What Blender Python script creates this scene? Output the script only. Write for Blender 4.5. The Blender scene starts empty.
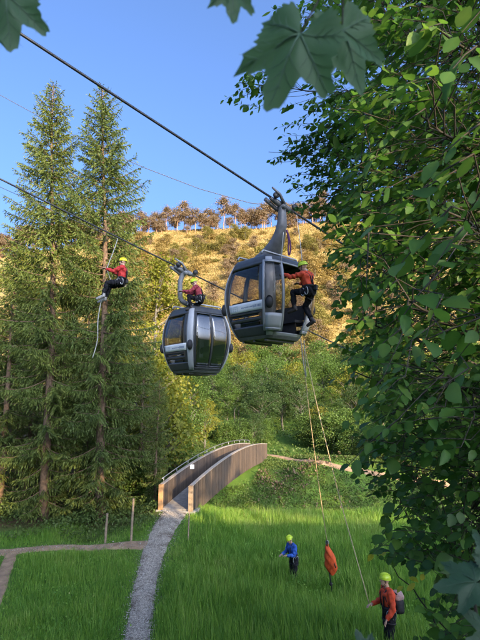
import bpy, bmesh, math, random
import numpy as np
from mathutils import Vector, Matrix, Euler

S = bpy.context.scene
COL = S.collection
R = math.radians
rng = np.random.default_rng(7)
random.seed(7)

# ------------------------------------------------------------------ camera
CAM_Z = 6.4
PITCH = math.atan(80/480)
cam_d = bpy.data.cameras.new('camera')
cam = bpy.data.objects.new('camera', cam_d); COL.objects.link(cam)
cam.location = (0, 0, CAM_Z)
cam.rotation_euler = (math.pi/2 + PITCH, 0, 0)
cam_d.sensor_fit = 'VERTICAL'; cam_d.sensor_height = 36; cam_d.lens = 27
cam_d.clip_start = 0.05; cam_d.clip_end = 2000
cam_d.dof.use_dof = True; cam_d.dof.focus_distance = 11; cam_d.dof.aperture_fstop = 7.5
S.camera = cam

# ------------------------------------------------------------------ light
SUN_EL, SUN_AZ = R(13.5), R(150)          # azimuth clockwise from +Y: behind the camera, to the right
w = bpy.data.worlds.new('World'); S.world = w; w.use_nodes = True
nt = w.node_tree; nt.nodes.clear()
out = nt.nodes.new('ShaderNodeOutputWorld'); bg = nt.nodes.new('ShaderNodeBackground')
sky = nt.nodes.new('ShaderNodeTexSky'); sky.sky_type = 'NISHITA'; sky.sun_disc = False
sky.sun_elevation = SUN_EL; sky.sun_rotation = SUN_AZ
sky.air_density = 0.55; sky.dust_density = 9.5; sky.ozone_density = 4.6
bg.inputs['Strength'].default_value = 0.14
nt.links.new(sky.outputs[0], bg.inputs[0]); nt.links.new(bg.outputs[0], out.inputs[0])
sd = bpy.data.lights.new('sun', 'SUN'); sd.energy = 2.3; sd.angle = R(0.5); sd.color = (1.0, 0.73, 0.42)
sun = bpy.data.objects.new('sun', sd); COL.objects.link(sun)
to_sun = Vector((math.sin(SUN_AZ)*math.cos(SUN_EL), math.cos(SUN_AZ)*math.cos(SUN_EL), math.sin(SUN_EL)))
sun.rotation_euler = to_sun.to_track_quat('Z', 'Y').to_euler()
S.view_settings.view_transform = 'Standard'; S.view_settings.look = 'None'
S.view_settings.exposure = 2.45; S.view_settings.gamma = 1.0; S.view_settings.use_curve_mapping = False
S.render.engine = 'CYCLES'
cy = S.cycles
cy.max_bounces = 6; cy.diffuse_bounces = 3; cy.glossy_bounces = 3; cy.transmission_bounces = 4
cy.transparent_max_bounces = 12; cy.use_denoising = True; cy.caustics_reflective = False; cy.caustics_refractive = False
cy.use_adaptive_sampling = True; cy.adaptive_threshold = 0.02; cy.sample_clamp_indirect = 6
try: cy.denoiser = 'OPENIMAGEDENOISE'
except Exception: pass

# ------------------------------------------------------------------ helpers
CP, SP = math.cos(PITCH), math.sin(PITCH)
def P(px, py, d):
    """point at photo pixel (480x640) and depth d along the view axis"""
    u = (px-240)/480; v = (320-py)/480
    return np.array([d*u, d*(CP - v*SP), CAM_Z + d*(SP + v*CP)])

def sstep(a, b, x):
    t = np.clip((x-a)/(b-a), 0, 1); return t*t*(3-2*t)

_ph = np.random.default_rng(3).uniform(0, 6.28, (8, 2))
def fbm(x, y, f=1.0):
    o = 0
    for i in range(4):
        k = f*(1.9**i)
        o = o + (np.sin(x*k + _ph[i,0] + 1.7*np.sin(y*k*.7+_ph[i,1])) * np.cos(y*k*1.1 + _ph[i+4,0] + 1.3*np.sin(x*k*.6)))/(1.8**i)
    return o

def H(x, y):
    x = np.asarray(x, float); y = np.asarray(y, float)
    k = 1.1
    e = 0.5*np.logaddexp(0, (9.4-y)*k)/k
    e = np.where(e > 12, 12 + (e-12)*0.2, e); e = np.minimum(e, 15.5 - 4.5*sstep(15, 18.5, x)*(1-sstep(48, 60, x)))  # unseen rise behind the camera, capped and notched to shape the low sun
    z = e
    z = z + 0.6*np.exp(-((x-3.5)/3)**2 - ((y-12)/2.6)**2)
    left = 1-sstep(-3.0, 0.5, x)
    z = z + sstep(20, 25, y)*(0.45*left + 0.6*np.exp(-((x+3.2)/2.2)**2))
    yc = 33.6 + 0.12*x
    z = z - 3.0*np.exp(-((y-yc)/3.4)**2)*(0.35+0.65*sstep(-16, -6, x))
    z = z + 1.3*sstep(36, 45, y) + 0.9*np.exp(-((y-41)/2.2)**2)*sstep(3, 8, x)
    h = np.where(y > 46, (y-46)*0.13, 0)
    t = np.clip((y-82)/30, 0, 1)
    h2 = 0.5*t*t*30*0.50 + np.where(y > 112, (y-112)*0.50, 0)
    ridge = 222 + 14*np.sin(x*0.021+1.0)
    over = np.clip(y-ridge, 0, None)
    lat = 1.0 - 0.17*sstep(20, 130, -x) + 0.05*sstep(0, 90, x)
    h2 = (h2 - np.where(over > 0, 0.5*over + 0.0035*over**2, 0))*lat
    z = z + h + h2
    z = z + sstep(90, 130, y)*fbm(x, y, .045)*1.6 + sstep(40, 70, y)*fbm(x, y, .25)*.25
    z = z + 0.05*fbm(x, y, .8)
    return np.maximum(z, -60)

def ground_hit(px, py):
    o = np.array([0, 0, CAM_Z]); d = P(px, py, 1.0) - o
    t = np.linspace(1, 400, 60000)
    pts = o + t[:, None]*d
    below = pts[:, 2] < H(pts[:, 0], pts[:, 1])
    i = int(np.argmax(below)) if below.any() else len(t)-1
    return pts[i]

class MB:
    """collects geometry in arrays; build() links it as ONE mesh object"""
    def __init__(s): s.V = []; s.F = []; s.M = []; s.R = []; s.n = 0
    def add(s, V, F, mi=0, rnd=None):
        V = np.asarray(V, float).reshape(-1, 3); F = np.asarray(F, int)
        s.V.append(V); s.F.append(F + s.n); s.M.append(np.full(len(F), mi, int))
        s.R.append(np.full(len(V), 0.5) if rnd is None else np.broadcast_to(np.asarray(rnd, float), (len(V),)).copy())
        s.n += len(V); return s
    def tube(s, pts, rad, n=8, mi=0, caps=True, rnd=None):
        pts = np.asarray(pts, float); m = len(pts)
        rad = np.broadcast_to(np.asarray(rad, float), (m,))
        T = np.gradient(pts, axis=0); T /= np.linalg.norm(T, axis=1)[:, None] + 1e-12
        up = np.array([0, 0, 1.]) if abs(T[0, 2]) < .9 else np.array([1., 0, 0])
        V = []; a = np.arange(n)*2*math.pi/n
        A = np.cross(T[0], up); A /= np.linalg.norm(A)
        for i in range(m):
            A = A - T[i]*A.dot(T[i]); A /= np.linalg.norm(A)+1e-12
            B = np.cross(T[i], A)
            V.append(pts[i] + rad[i]*(np.cos(a)[:, None]*A + np.sin(a)[:, None]*B))
        V = np.concatenate(V); i = np.arange(m-1)[:, None]*n; j = np.arange(n)[None]; j2 = (j+1) % n
        F = np.stack([i+j, i+j2, i+n+j2, i+n+j], -1).reshape(-1, 4)
        s.add(V, F, mi, rnd)
        if caps:
            for base, rev in ((s.n-n, False), (s.n-m*n, True)):
                ring = np.arange(n)+base
                c = s.V[-1 if rev is False else -1]
                for q in range(1, n-2+1):
                    tri = [ring[0], ring[q], ring[q+1]] if not rev else [ring[0], ring[q+1], ring[q]]
                    s.F.append(np.array([tri])); s.M.append(np.array([mi]))
        return s
    def box(s, c, size, rot=None, mi=0, taper=1.0):
        hx, hy, hz = np.asarray(size, float)/2
        V = np.array([[x*(taper if z > 0 else 1), y*(taper if z > 0 else 1), z] for z in (-hz, hz) for x, y in ((-hx, -hy), (hx, -hy), (hx, hy), (-hx, hy))])
        if rot is not None: V = V @ np.array(Euler(rot).to_matrix()).T
        V = V + np.asarray(c, float)
        F = [[3, 2, 1, 0], [4, 5, 6, 7], [0, 1, 5, 4], [1, 2, 6, 5], [2, 3, 7, 6], [3, 0, 4, 7]]
        return s.add(V, F, mi)
    def ellipsoid(s, c, r, nu=14, nv=9, mi=0, rot=None, vmin=-1.0):
        th = np.linspace(math.asin(vmin), math.pi/2, nv); ph = np.arange(nu)*2*math.pi/nu
        V = np.array([[math.cos(t)*math.cos(p), math.cos(t)*math.sin(p), math.sin(t)] for t in th for p in ph])*np.asarray(r, float)
        if rot is not None: V = V @ np.array(rot).T
        V = V + np.asarray(c, float)
        i = np.arange(nv-1)[:, None]*nu; j = np.arange(nu)[None]; j2 = (j+1) % nu
        return s.add(V, np.stack([i+j, i+j2, i+nu+j2, i+nu+j], -1).reshape(-1, 4), mi)
    def kites(s, B, D, L, W, g, mi=0, rnd=None, N=None, fold=0.0, mid=.45):
        n = len(B)
        if n == 0: return s
        D = D/(np.linalg.norm(D, axis=1)[:, None]+1e-9)
        if N is None: N = g.normal(size=(n, 3))
        A = np.cross(D, N); A /= np.linalg.norm(A, axis=1)[:, None]+1e-9
        L = np.broadcast_to(L, (n,))[:, None]; W = np.broadcast_to(W, (n,))[:, None]
        V = np.stack([B, B+D*L*mid+A*W*.5, B+D*L, B+D*L*mid-A*W*.5], 1).reshape(-1, 3)
        F = np.arange(n*4).reshape(n, 4)
        if rnd is None: rnd = g.random(n)
        return s.add(V, F, mi, np.repeat(rnd, 4))
    def mesh(s, name, mats, smooth=False):
        me = bpy.data.meshes.new(name)
        V = np.concatenate(s.V); me.vertices.add(len(V)); me.vertices.foreach_set('co', V.ravel())
        sizes = np.concatenate([np.full(len(f), f.shape[1]) for f in s.F])
        loops = np.concatenate([f.ravel() for f in s.F])
        me.loops.add(len(loops)); me.loops.foreach_set('vertex_index', loops.astype(np.int32))
        me.polygons.add(len(sizes)); st = np.concatenate([[0], np.cumsum(sizes)[:-1]])
        me.polygons.foreach_set('loop_start', st.astype(np.int32)); me.polygons.foreach_set('loop_total', sizes.astype(np.int32))
        me.polygons.foreach_set('material_index', np.concatenate(s.M).astype(np.int32))
        me.polygons.foreach_set('use_smooth', np.full(len(sizes), smooth))
        at = me.attributes.new('rnd', 'FLOAT', 'POINT'); at.data.foreach_set('value', np.concatenate(s.R).astype(np.float32))
        for m in (mats if isinstance(mats, (list, tuple)) else [mats]): me.materials.append(m)
        me.update(calc_edges=True); me.validate()
        return me
    def build(s, name, mats, parent=None, smooth=False, loc=None):
        o = bpy.data.objects.new(name, s.mesh(name, mats, smooth)); COL.objects.link(o)
        if parent is not None: o.parent = parent
        if loc is not None: o.location = loc
        return o

def tag(o, label=None, cat=None, group=None, kind=None):
    if label: o['label'] = label
    if cat: o['category'] = cat
    if group: o['group'] = group
    if kind: o['kind'] = kind
    return o
def empty(name, loc, rz=0.0, sc=1.0):
    o = bpy.data.objects.new(name, None); COL.objects.link(o); o.empty_display_size = .1
    o.location = [float(v) for v in loc]; o.rotation_euler = (0, 0, rz); o.scale = (sc, sc, sc); return o
def kids(o): return [c for c in bpy.data.objects if c.parent == o]
def copy_tree(o, parent=None, ch=None):
    c = o.copy(); COL.objects.link(c)
    if parent is not None: c.parent = parent
    for k in (kids(o) if ch is None else ch): copy_tree(k, c)
    return c

# ------------------------------------------------------------------ materials
def nodes(name):
    m = bpy.data.materials.new(name); m.use_nodes = True; t = m.node_tree
    return m, t, t.nodes['Principled BSDF'], t.nodes['Material Output']
def ramp(t, stops, fac):
    r = t.nodes.new('ShaderNodeValToRGB'); e = r.color_ramp.elements
    while len(e) < len(stops): e.new(.5)
    for q, (p, c) in zip(e, stops): q.position = p; q.color = (*c, 1)
    t.links.new(fac, r.inputs[0]); return r.outputs[0]
def noise(t, scale, detail=4, coord='Object', rough=.6, dist=0):
    tc = t.nodes.new('ShaderNodeTexCoord'); n = t.nodes.new('ShaderNodeTexNoise')
    n.inputs['Scale'].default_value = scale; n.inputs['Detail'].default_value = detail
    n.inputs['Roughness'].default_value = rough; n.inputs['Distortion'].default_value = dist
    t.links.new(tc.outputs[coord], n.inputs['Vector']); return n.outputs['Fac']
def math_n(t, op, a, b):
    m = t.nodes.new('ShaderNodeMath'); m.operation = op
    for i, v in enumerate((a, b)):
        if isinstance(v, (int, float)): m.inputs[i].default_value = v
        else: t.links.new(v, m.inputs[i])
    return m.outputs[0]
def mixc(t, f, a, b, mode='MIX'):
    m = t.nodes.new('ShaderNodeMix'); m.data_type = 'RGBA'; m.blend_type = mode
    for sock, v in ((m.inputs[0], f), (m.inputs[6], a), (m.inputs[7], b)):
        if isinstance(v, (int, float)): sock.default_value = v
        elif isinstance(v, tuple): sock.default_value = (*v, 1)
        else: t.links.new(v, sock)
    return m.outputs[2]
def bump(t, b, h, strength=.4, dist=.02):
    n = t.nodes.new('ShaderNodeBump'); n.inputs['Strength'].default_value = strength; n.inputs['Distance'].default_value = dist
    t.links.new(h, n.inputs['Height']); t.links.new(n.outputs[0], b.inputs['Normal'])
def surf(name, c, rough=.6, metal=0, var=.25, scale=6, bs=.0, bscale=40, c2=None, spec=.5):
    m, t, b, o = nodes(name)
    n = noise(t, scale, 5)
    lo = tuple(v*(1-var) for v in c); hi = tuple(min(1, v*(1+var)) for v in (c2 or c))
    t.links.new(ramp(t, [(.3, lo), (.7, hi)], n), b.inputs['Base Color'])
    b.inputs['Roughness'].default_value = rough; b.inputs['Metallic'].default_value = metal
    b.inputs['Specular IOR Level'].default_value = spec
    if bs: bump(t, b, noise(t, bscale, 4), bs)
    return m
def leafmat(name, stops, transl=.35, rough=.5, vein=False, clump=0.0):
    m, t, b, o = nodes(name)
    a = t.nodes.new('ShaderNodeAttribute'); a.attribute_name = 'rnd'
    fac = a.outputs['Fac']
    oi = t.nodes.new('ShaderNodeObjectInfo')
    fac = math_n(t, 'ADD', math_n(t, 'MULTIPLY', fac, .75), math_n(t, 'MULTIPLY', oi.outputs['Random'], .25))
    if clump:
        fac = math_n(t, 'ADD', math_n(t, 'MULTIPLY', fac, 1-clump), math_n(t, 'MULTIPLY', noise(t, .9, 2), clump))
    c = ramp(t, stops, fac)
    if vein:
        c = mixc(t, .25, c, mixc(t, noise(t, 60, 3), (.5, .5, .5), (1.4, 1.4, 1.2)), 'MULTIPLY')
    t.links.new(c, b.inputs['Base Color']); b.inputs['Roughness'].default_value = rough
    b.inputs['Specular IOR Level'].default_value = .35
    tr = t.nodes.new('ShaderNodeBsdfTranslucent'); t.links.new(mixc(t, .5, c, (.9, 1, .25), 'MULTIPLY'), tr.inputs[0])
    mx = t.nodes.new('ShaderNodeMixShader'); mx.inputs[0].default_value = transl
    t.links.new(b.outputs[0], mx.inputs[1]); t.links.new(tr.outputs[0], mx.inputs[2]); t.links.new(mx.outputs[0], o.inputs[0])
    return m
def glass(name, tint=(.5, .5, .5), base=.06, rough=.02):
    m, t, b, o = nodes(name); t.nodes.remove(b)
    tr = t.nodes.new('ShaderNodeBsdfTransparent'); tr.inputs[0].default_value = (*tint, 1)
    gl = t.nodes.new('ShaderNodeBsdfGlossy'); gl.inputs['Roughness'].default_value = rough
    fr = t.nodes.new('ShaderNodeFresnel'); ge = t.nodes.new('ShaderNodeNewGeometry')
    t.links.new(math_n(t, 'ADD', math_n(t, 'MULTIPLY', ge.outputs['Backfacing'], 1/1.5-1.5), 1.5), fr.inputs[0])   # pane seen from either side
    f = math_n(t, 'MAXIMUM', math_n(t, 'ADD', math_n(t, 'MULTIPLY', fr.outputs[0], 1.1), base), .004)
    mx = t.nodes.new('ShaderNodeMixShader'); t.links.new(f, mx.inputs[0])
    t.links.new(tr.outputs[0], mx.inputs[1]); t.links.new(gl.outputs[0], mx.inputs[2]); t.links.new(mx.outputs[0], o.inputs[0])
    return m

M = {}
M['bark_spruce'] = surf('bark_spruce', (.13, .085, .055), .9, 0, .45, 9, .8, 30)
M['bark_grey'] = surf('bark_grey', (.11, .10, .08), .9, 0, .4, 12, .6, 40)
M['bark_pine'] = surf('bark_pine', (.33, .18, .11), .9, 0, .35, 1.2, .5, 8)
M['twig'] = surf('twig', (.032, .026, .018), .8, 0, .3, 20)
M['spruce'] = leafmat('spruce_needles', [(.0, (.046, .076, .020)), (.45, (.092, .132, .028)), (.8, (.165, .188, .034)), (1., (.27, .23, .045))], .32, .6, clump=.25)
M['leaf_mid'] = leafmat('leaf_mid', [(.0, (.045, .095, .022)), (.5, (.095, .165, .030)), (1., (.18, .23, .04))], .4, .55, clump=.35)
M['leaf_yellow'] = leafmat('leaf_yellow', [(.0, (.10, .125, .018)), (.5, (.19, .20, .022)), (1., (.30, .27, .030))], .4, .55, clump=.3)
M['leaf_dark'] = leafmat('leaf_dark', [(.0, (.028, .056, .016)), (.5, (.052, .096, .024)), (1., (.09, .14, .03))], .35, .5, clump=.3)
M['leaf_pine'] = leafmat('leaf_pine', [(.0, (.17, .125, .075)), (.5, (.25, .18, .11)), (1., (.33, .24, .145))], .4, .6, clump=.3)
M['leaf_dry'] = leafmat('leaf_dry', [(.0, (.22, .15, .05)), (.5, (.33, .24, .08)), (1., (.42, .32, .11))], .4, .6, clump=.3)
M['leaf_olive'] = leafmat('leaf_olive', [(.0, (.13, .12, .03)), (.5, (.21, .185, .045)), (1., (.30, .25, .06))], .4, .6, clump=.3)
M['leaf_near'] = leafmat('leaf_near', [(.0, (.034, .098, .027)), (.45, (.084, .195, .040)), (.85, (.165, .28, .050)), (1., (.28, .29, .05))], .55, .40, vein=True)
M['leaf_maple'] = leafmat('leaf_maple', [(.0, (.065, .160, .080)), (1., (.095, .195, .095))], .55, .45, vein=True)
M['leaf_bright'] = leafmat('leaf_bright_yellow', [(.0, (.34, .42, .03)), (1., (.62, .55, .04))], .4, .5)
M['vein'] = surf('leaf_vein', (.085, .165, .10), .6, 0, .1, 10); M['vein_dark'] = surf('leaf_vein_dark', (.05, .10, .05), .6, 0, .1, 10)
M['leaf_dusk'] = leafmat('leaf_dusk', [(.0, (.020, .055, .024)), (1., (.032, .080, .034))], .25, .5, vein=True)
M['grass'] = leafmat('grass_blades', [(.0, (.090, .215, .036)), (.5, (.165, .335, .048)), (.85, (.26, .42, .064)), (1., (.46, .45, .20))], .45, .5)
M['grass_dry'] = leafmat('grass_dry', [(.0, (.20, .14, .045)), (.5, (.31, .22, .075)), (1., (.42, .31, .12))], .2, .7)
M['weeds'] = leafmat('weeds', [(.0, (.050, .085, .020)), (.5, (.090, .140, .030)), (.85, (.15, .18, .04)), (1., (.22, .15, .06))], .3, .55, clump=.3)

M['brush'] = leafmat('dead_brush', [(.0, (.07, .045, .028)), (.5, (.13, .09, .055)), (1., (.20, .145, .08))], .15, .7)
# ground: grass near, forest floor under the spruces, dry gold hill far off
m, t, b, o = nodes('ground'); M['ground'] = m
geo = t.nodes.new('ShaderNodeNewGeometry'); sep = t.nodes.new('ShaderNodeSeparateXYZ'); t.links.new(geo.outputs['Position'], sep.inputs[0])
def mapr(t, v, a, b2, lo=0, hi=1):
    r = t.nodes.new('ShaderNodeMapRange'); r.interpolation_type = 'SMOOTHSTEP'
    for i, q in enumerate((a, b2, lo, hi)): r.inputs[i+1].default_value = q
    t.links.new(v, r.inputs[0]); return r.outputs[0]
n1 = noise(t, .9, 6); n2 = noise(t, .07, 6, rough=.65); n3 = noise(t, .35, 5, dist=.5)
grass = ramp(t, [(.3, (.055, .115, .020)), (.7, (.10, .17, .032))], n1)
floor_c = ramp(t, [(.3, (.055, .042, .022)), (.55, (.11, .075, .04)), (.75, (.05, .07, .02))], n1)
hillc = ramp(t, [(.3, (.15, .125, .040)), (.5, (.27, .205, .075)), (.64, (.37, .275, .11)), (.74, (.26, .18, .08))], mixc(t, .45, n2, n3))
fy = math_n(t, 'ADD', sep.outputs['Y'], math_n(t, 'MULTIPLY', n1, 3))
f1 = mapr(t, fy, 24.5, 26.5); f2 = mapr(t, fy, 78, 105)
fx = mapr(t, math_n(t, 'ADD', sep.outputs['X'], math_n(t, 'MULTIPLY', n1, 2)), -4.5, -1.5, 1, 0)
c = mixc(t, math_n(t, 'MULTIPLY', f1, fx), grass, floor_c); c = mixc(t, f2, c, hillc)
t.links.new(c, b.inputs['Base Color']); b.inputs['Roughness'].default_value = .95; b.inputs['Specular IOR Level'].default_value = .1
bump(t, b, n1, .5, .08)

m, t, b, o = nodes('gravel'); M['gravel'] = m
vo = t.nodes.new('ShaderNodeTexVoronoi'); vo.inputs['Scale'].default_value = 22
tc = t.nodes.new('ShaderNodeTexCoord'); t.links.new(tc.outputs['Object'], vo.inputs[0])
cg = ramp(t, [(.0, (.22, .19, .16)), (.5, (.37, .32, .26)), (1., (.53, .465, .385))], vo.outputs['Color'])
cg = mixc(t, mapr(t, noise(t, 2.2, 5), .42, .62), cg, (.14, .105, .075))
t.links.new(cg, b.inputs['Base Color']); b.inputs['Roughness'].default_value = .95
bump(t, b, vo.outputs['Distance'], .9, .03)
M['dirt'] = surf('dirt', (.30, .195, .115), .95, 0, .4, 3, .6, 25)

# ------------------------------------------------------------------ ground sheet
def axis(parts):
    a = []
    for lo, hi, st in parts: a.append(np.arange(lo, hi, st))
    return np.concatenate(a + [[parts[-1][1]]])
xs = axis([(-700, -160, 30), (-160, -40, 4), (-40, -14, 1.2), (-14, 14, .3), (14, 40, 1.2), (40, 220, 4), (220, 700, 30)])
ys = axis([(-300, -60, 20), (-60, -4, 2), (-4, 48, .3), (48, 90, 1.2), (90, 270, 3), (270, 700, 25)])
X, Y = np.meshgrid(xs, ys); Z = H(X, Y)
nx, ny = len(xs), len(ys)
idx = np.arange(nx*ny).reshape(ny, nx)
F = np.stack([idx[:-1, :-1], idx[:-1, 1:], idx[1:, 1:], idx[1:, :-1]], -1).reshape(-1, 4)
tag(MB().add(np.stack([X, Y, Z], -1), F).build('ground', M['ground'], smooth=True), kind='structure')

def strip(name, pts, widths, mat, lift=.035, step=.22, edge=.25):
    pts = np.asarray(pts, float)[:, :2]; L = np.concatenate([[0], np.cumsum(np.linalg.norm(np.diff(pts, axis=0), axis=1))])
    s = np.arange(0, L[-1], step); cx = np.interp(s, L, pts[:, 0]); cyy = np.interp(s, L, pts[:, 1]); ww = np.interp(s, L, widths)
    for _ in range(12):
        cx[1:-1] = (cx[:-2]+cx[1:-1]*2+cx[2:])/4; cyy[1:-1] = (cyy[:-2]+cyy[1:-1]*2+cyy[2:])/4
    T = np.stack([np.gradient(cx), np.gradient(cyy)], 1); T /= np.linalg.norm(T, axis=1)[:, None]
    N = np.stack([-T[:, 1], T[:, 0]], 1)
    us = np.linspace(-1, 1, 9); V = []
    for k, u in enumerate(us):
        jit = 1 + (edge*fbm(s*1.7 + (10 if u > 0 else 0), s*.3, 1.0)*.35 if abs(u) == 1 else 0)
        q = np.stack([cx, cyy], 1) + N*(u*ww*.5*jit)[:, None]
        crown = lift if abs(u) < 1 else -.02
        V.append(np.column_stack([q, H(q[:, 0], q[:, 1]) + crown]))
    V = np.stack(V, 1).reshape(-1, 3); n = len(s); i = np.arange(n*9).reshape(n, 9)
    F = np.stack([i[:-1, 1:], i[:-1, :-1], i[1:, :-1], i[1:, 1:]], -1).reshape(-1, 4)
    tag(MB().add(V, F).build(name, mat, smooth=True), kind='structure')
    return np.stack([cx, cyy], 1), ww
trail = [ground_hit(*p) for p in ((136, 664), (138, 638), (141, 610), (147, 578), (152, 556), (159, 538), (170, 520), (176, 511))]
PATHS = [strip('gravel_path', trail, [.72, .74, .78, .85, 1.0, 1.15, 1.25, 1.35], M['gravel'])]
PATHS.append(strip('forest_path', [ground_hit(*p) for p in ((153, 545), (112, 546), (72, 547), (35, 549), (4, 553), (-60, 556))], [.85, .6, .55, .6, .7, .8], M['dirt'], lift=.03))
PATHS.append(strip('side_path', [ground_hit(*p) for p in ((12, 553), (6, 566), (0, 590), (-18, 625))], [.5, .55, .5, .5], M['dirt'], lift=.03))
PATHS.append(strip('far_path', [ground_hit(*p) for p in ((262, 455), (285, 458), (310, 462), (334, 467), (380, 475), (440, 484), (520, 495))], [1.0, .6, .45, .4, .4, .4, .4], M['dirt'], lift=.07))
def path_dist(x, y):
    d = np.full(len(x), 9.)
    for c, ww in PATHS:
        for k in range(0, len(c), 2):
            d = np.minimum(d, np.hypot(x-c[k, 0], y-c[k, 1]) - ww[k]*.5)
    return d

# ------------------------------------------------------------------ footbridge
m, t, b, o = nodes('weathered_boards'); M['wood_wall'] = m
at_ = t.nodes.new('ShaderNodeAttribute'); at_.attribute_name = 'rnd'
cw = mixc(t, noise(t, 1.6, 6, rough=.7), (.040, .031, .026), (.115, .083, .062))
cw = mixc(t, .8, cw, ramp(t, [(0, (.55, .55, .55)), (1, (1.4, 1.35, 1.25))], at_.outputs['Fac']), 'MULTIPLY')
t.links.new(cw, b.inputs['Base Color']); b.inputs['Roughness'].default_value = .85; bump(t, b, noise(t, 30, 4), .5)
M['wood_deck'] = surf('grey_deck_boards', (.24, .225, .205), .85, 0, .3, 5, .4, 40)
M['wood_post'] = surf('weathered_wood', (.27, .20, .135), .85, 0, .35, 9, .5, 50)
M['cap'] = surf('pale_capping_board', (.30, .27, .24), .7, 0, .25, 6)
M['end_sunlit'] = surf('sunlit_board_end', (.42, .24, .11), .75, 0, .25, 7)  # low sun's orange put into the left end board's colour
M['steel'] = surf('galvanised_steel', (.42, .43, .44), .4, .8, .15, 12)
M['white'] = surf('white_sign_paint', (.78, .78, .77), .5, 0, .05, 4)
M['black'] = surf('black_rubber', (.02, .02, .022), .6, 0, .2, 8)

A = ground_hit(176, 511); A[2] = H(A[0], A[1]) + .10
B = P(258, 457, 43.5); 
B[2] = max(B[2], H(B[0], B[1]) + .05)
axis_v = (B-A); axis_v[2] = 0; BL = np.linalg.norm(axis_v); ax = axis_v/BL; lat = np.array([-ax[1], ax[0], 0])
def bz(tt): return A[2] + (B[2]-A[2])*tt + .62*4*tt*(1-tt)
def along(tt, off, dz): 
    p = A + ax*BL*tt + lat*off; p = p.copy(); p[2] = bz(tt) + dz; return p
bridge = tag(empty('footbridge', A), 'arched timber footbridge with solid dark side walls crossing the gully', 'bridge')
def ribbon(tts, prof):
    """prof(t) -> list of (offset, dz) closed cross-section"""
    rows = [[along(q, o_, z_) for o_, z_ in prof(q)] for q in tts]; k = len(rows[0]); n = len(rows)
    V = np.array(rows).reshape(-1, 3); i = np.arange(n-1)[:, None]*k; j = np.arange(k)[None]; j2 = (j+1) % k
    F = np.stack([i+j, i+j2, i+k+j2, i+k+j], -1).reshape(-1, 4)
    mb = MB().add(V, F)
    if k == 4:
        mb.F += [np.array([[3, 2, 1, 0]]), np.array([[0, 1, 2, 3]])+(n-1)*k]; mb.M += [np.array([0]), np.array([0])]
    return mb
def pchild(mb, name, mat, par, smooth=False):
    o_ = mb.build(name, mat, par, smooth)
    if par.type == 'EMPTY': o_.matrix_parent_inverse = Matrix.Translation(-Vector(par.location))   # mesh given in world coordinates
    return o_
tt = np.linspace(0, 1, 41); DW = .72
mb = MB()
for k in range(100):                                  # planks with narrow gaps
    a0, a1 = k/100, (k+.93)/100
    V = np.array([along(q, o_, z_) for q in (a0, a1) for o_, z_ in ((-DW, -.06), (DW, -.06), (DW, 0), (-DW, 0))])
    mb.add(V, [[0, 3, 2, 1], [4, 5, 6, 7], [0, 1, 5, 4], [1, 2, 6, 5], [2, 3, 7, 6], [3, 0, 4, 7]])
pchild(mb, 'deck', M['wood_deck'], bridge)
for sgn in (1, -1):
    pr = lambda q, s_=sgn: [(s_*(DW+.005), -.5-.25*(4*q*(1-q))+.2), (s_*(DW+.125), -.5-.25*(4*q*(1-q))+.2), (s_*(DW+.125), 1.12), (s_*(DW+.005), 1.12)][::s_]
    mb = MB(); gb_ = np.random.default_rng(9)
    for k in range(92):                                # vertical boards, slightly uneven
        a0, a1 = k/92+.0004, (k+1)/92-.0004; o1 = DW+.005; o2 = DW+.115+gb_.uniform(0, .018)
        lo = lambda q: -.30-.25*(4*q*(1-q)) - gb_.uniform(0, .03)
        V = np.array([along(q, sgn*o_, z_) for q in (a0, a1) for o_, z_ in ((o1, lo(q)), (o2, lo(q)), (o2, 1.12), (o1, 1.12))])
        F_ = [[0, 3, 2, 1], [4, 5, 6, 7], [0, 1, 5, 4], [1, 2, 6, 5], [2, 3, 7, 6], [3, 0, 4, 7]]
        mb.add(V, F_ if sgn > 0 else [f[::-1] for f in F_], 0, gb_.random())
    wall = pchild(mb, 'side_wall', M['wood_wall'], bridge)
    pr = lambda q, s_=sgn: [(s_*(DW-.03), 1.123), (s_*(DW+.16), 1.123), (s_*(DW+.16), 1.165), (s_*(DW-.03), 1.165)][::s_]
    mb = ribbon(tt, pr); pchild(mb, 'capping_board', M['cap'], wall)
    mb = MB(); mb.tube([along(q, sgn*(DW+.06), 1.42) for q in np.linspace(.0, 1, 41)], .026, 8)
    for q in np.linspace(.01, .99, 12): mb.tube([along(q, sgn*(DW+.06), 1.16), along(q, sgn*(DW+.06), 1.42)], .016, 6)
    if sgn == -1:
        mb = MB(); mb.tube([along(q, -(DW-.07), .98) for q in np.linspace(.005, 1, 41)], .022, 8)
        for q in np.linspace(.02, .98, 11): mb.tube([along(q, -(DW-.07), .98), along(q, -(DW+.02), .90)], .014, 5)
    pchild(mb, 'handrail', M['steel'], bridge, True)
    mb = MB(); 
    q0, q1 = -.008, -.0012
    zb, zt = (-.45, 1.17)
    V = np.array([along(q, o_, z_) for q in (q0, q1) for o_, z_ in ((sgn*(DW-.03), zb), (sgn*(DW+.17), zb), (sgn*(DW+.17), zt), (sgn*(DW-.03), zt))])
    mb.add(V, [[0, 3, 2, 1], [4, 5, 6, 7], [0, 1, 5, 4], [1, 2, 6, 5], [2, 3, 7, 6], [3, 0, 4, 7]])
    e = pchild(mb, 'end_post', M['end_sunlit'] if sgn == 1 else M['wood_post'], bridge)
    if sgn == 1: e['label'] = 'board closing the left wall end, orange sunlight put into its colour'
mb = MB(); c0 = along(.24, DW+.06, 1.2)
rz = math.atan2(ax[1], ax[0])
mb.box(along(.20, DW-.03, 1.02), (.40, .03, .24), (0, 0, .12)); pchild(mb, 'notice_plate', M['white'], bridge)
M['concrete'] = surf('concrete', (.30, .29, .27), .9, 0, .25, 4, .3, 20)
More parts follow.
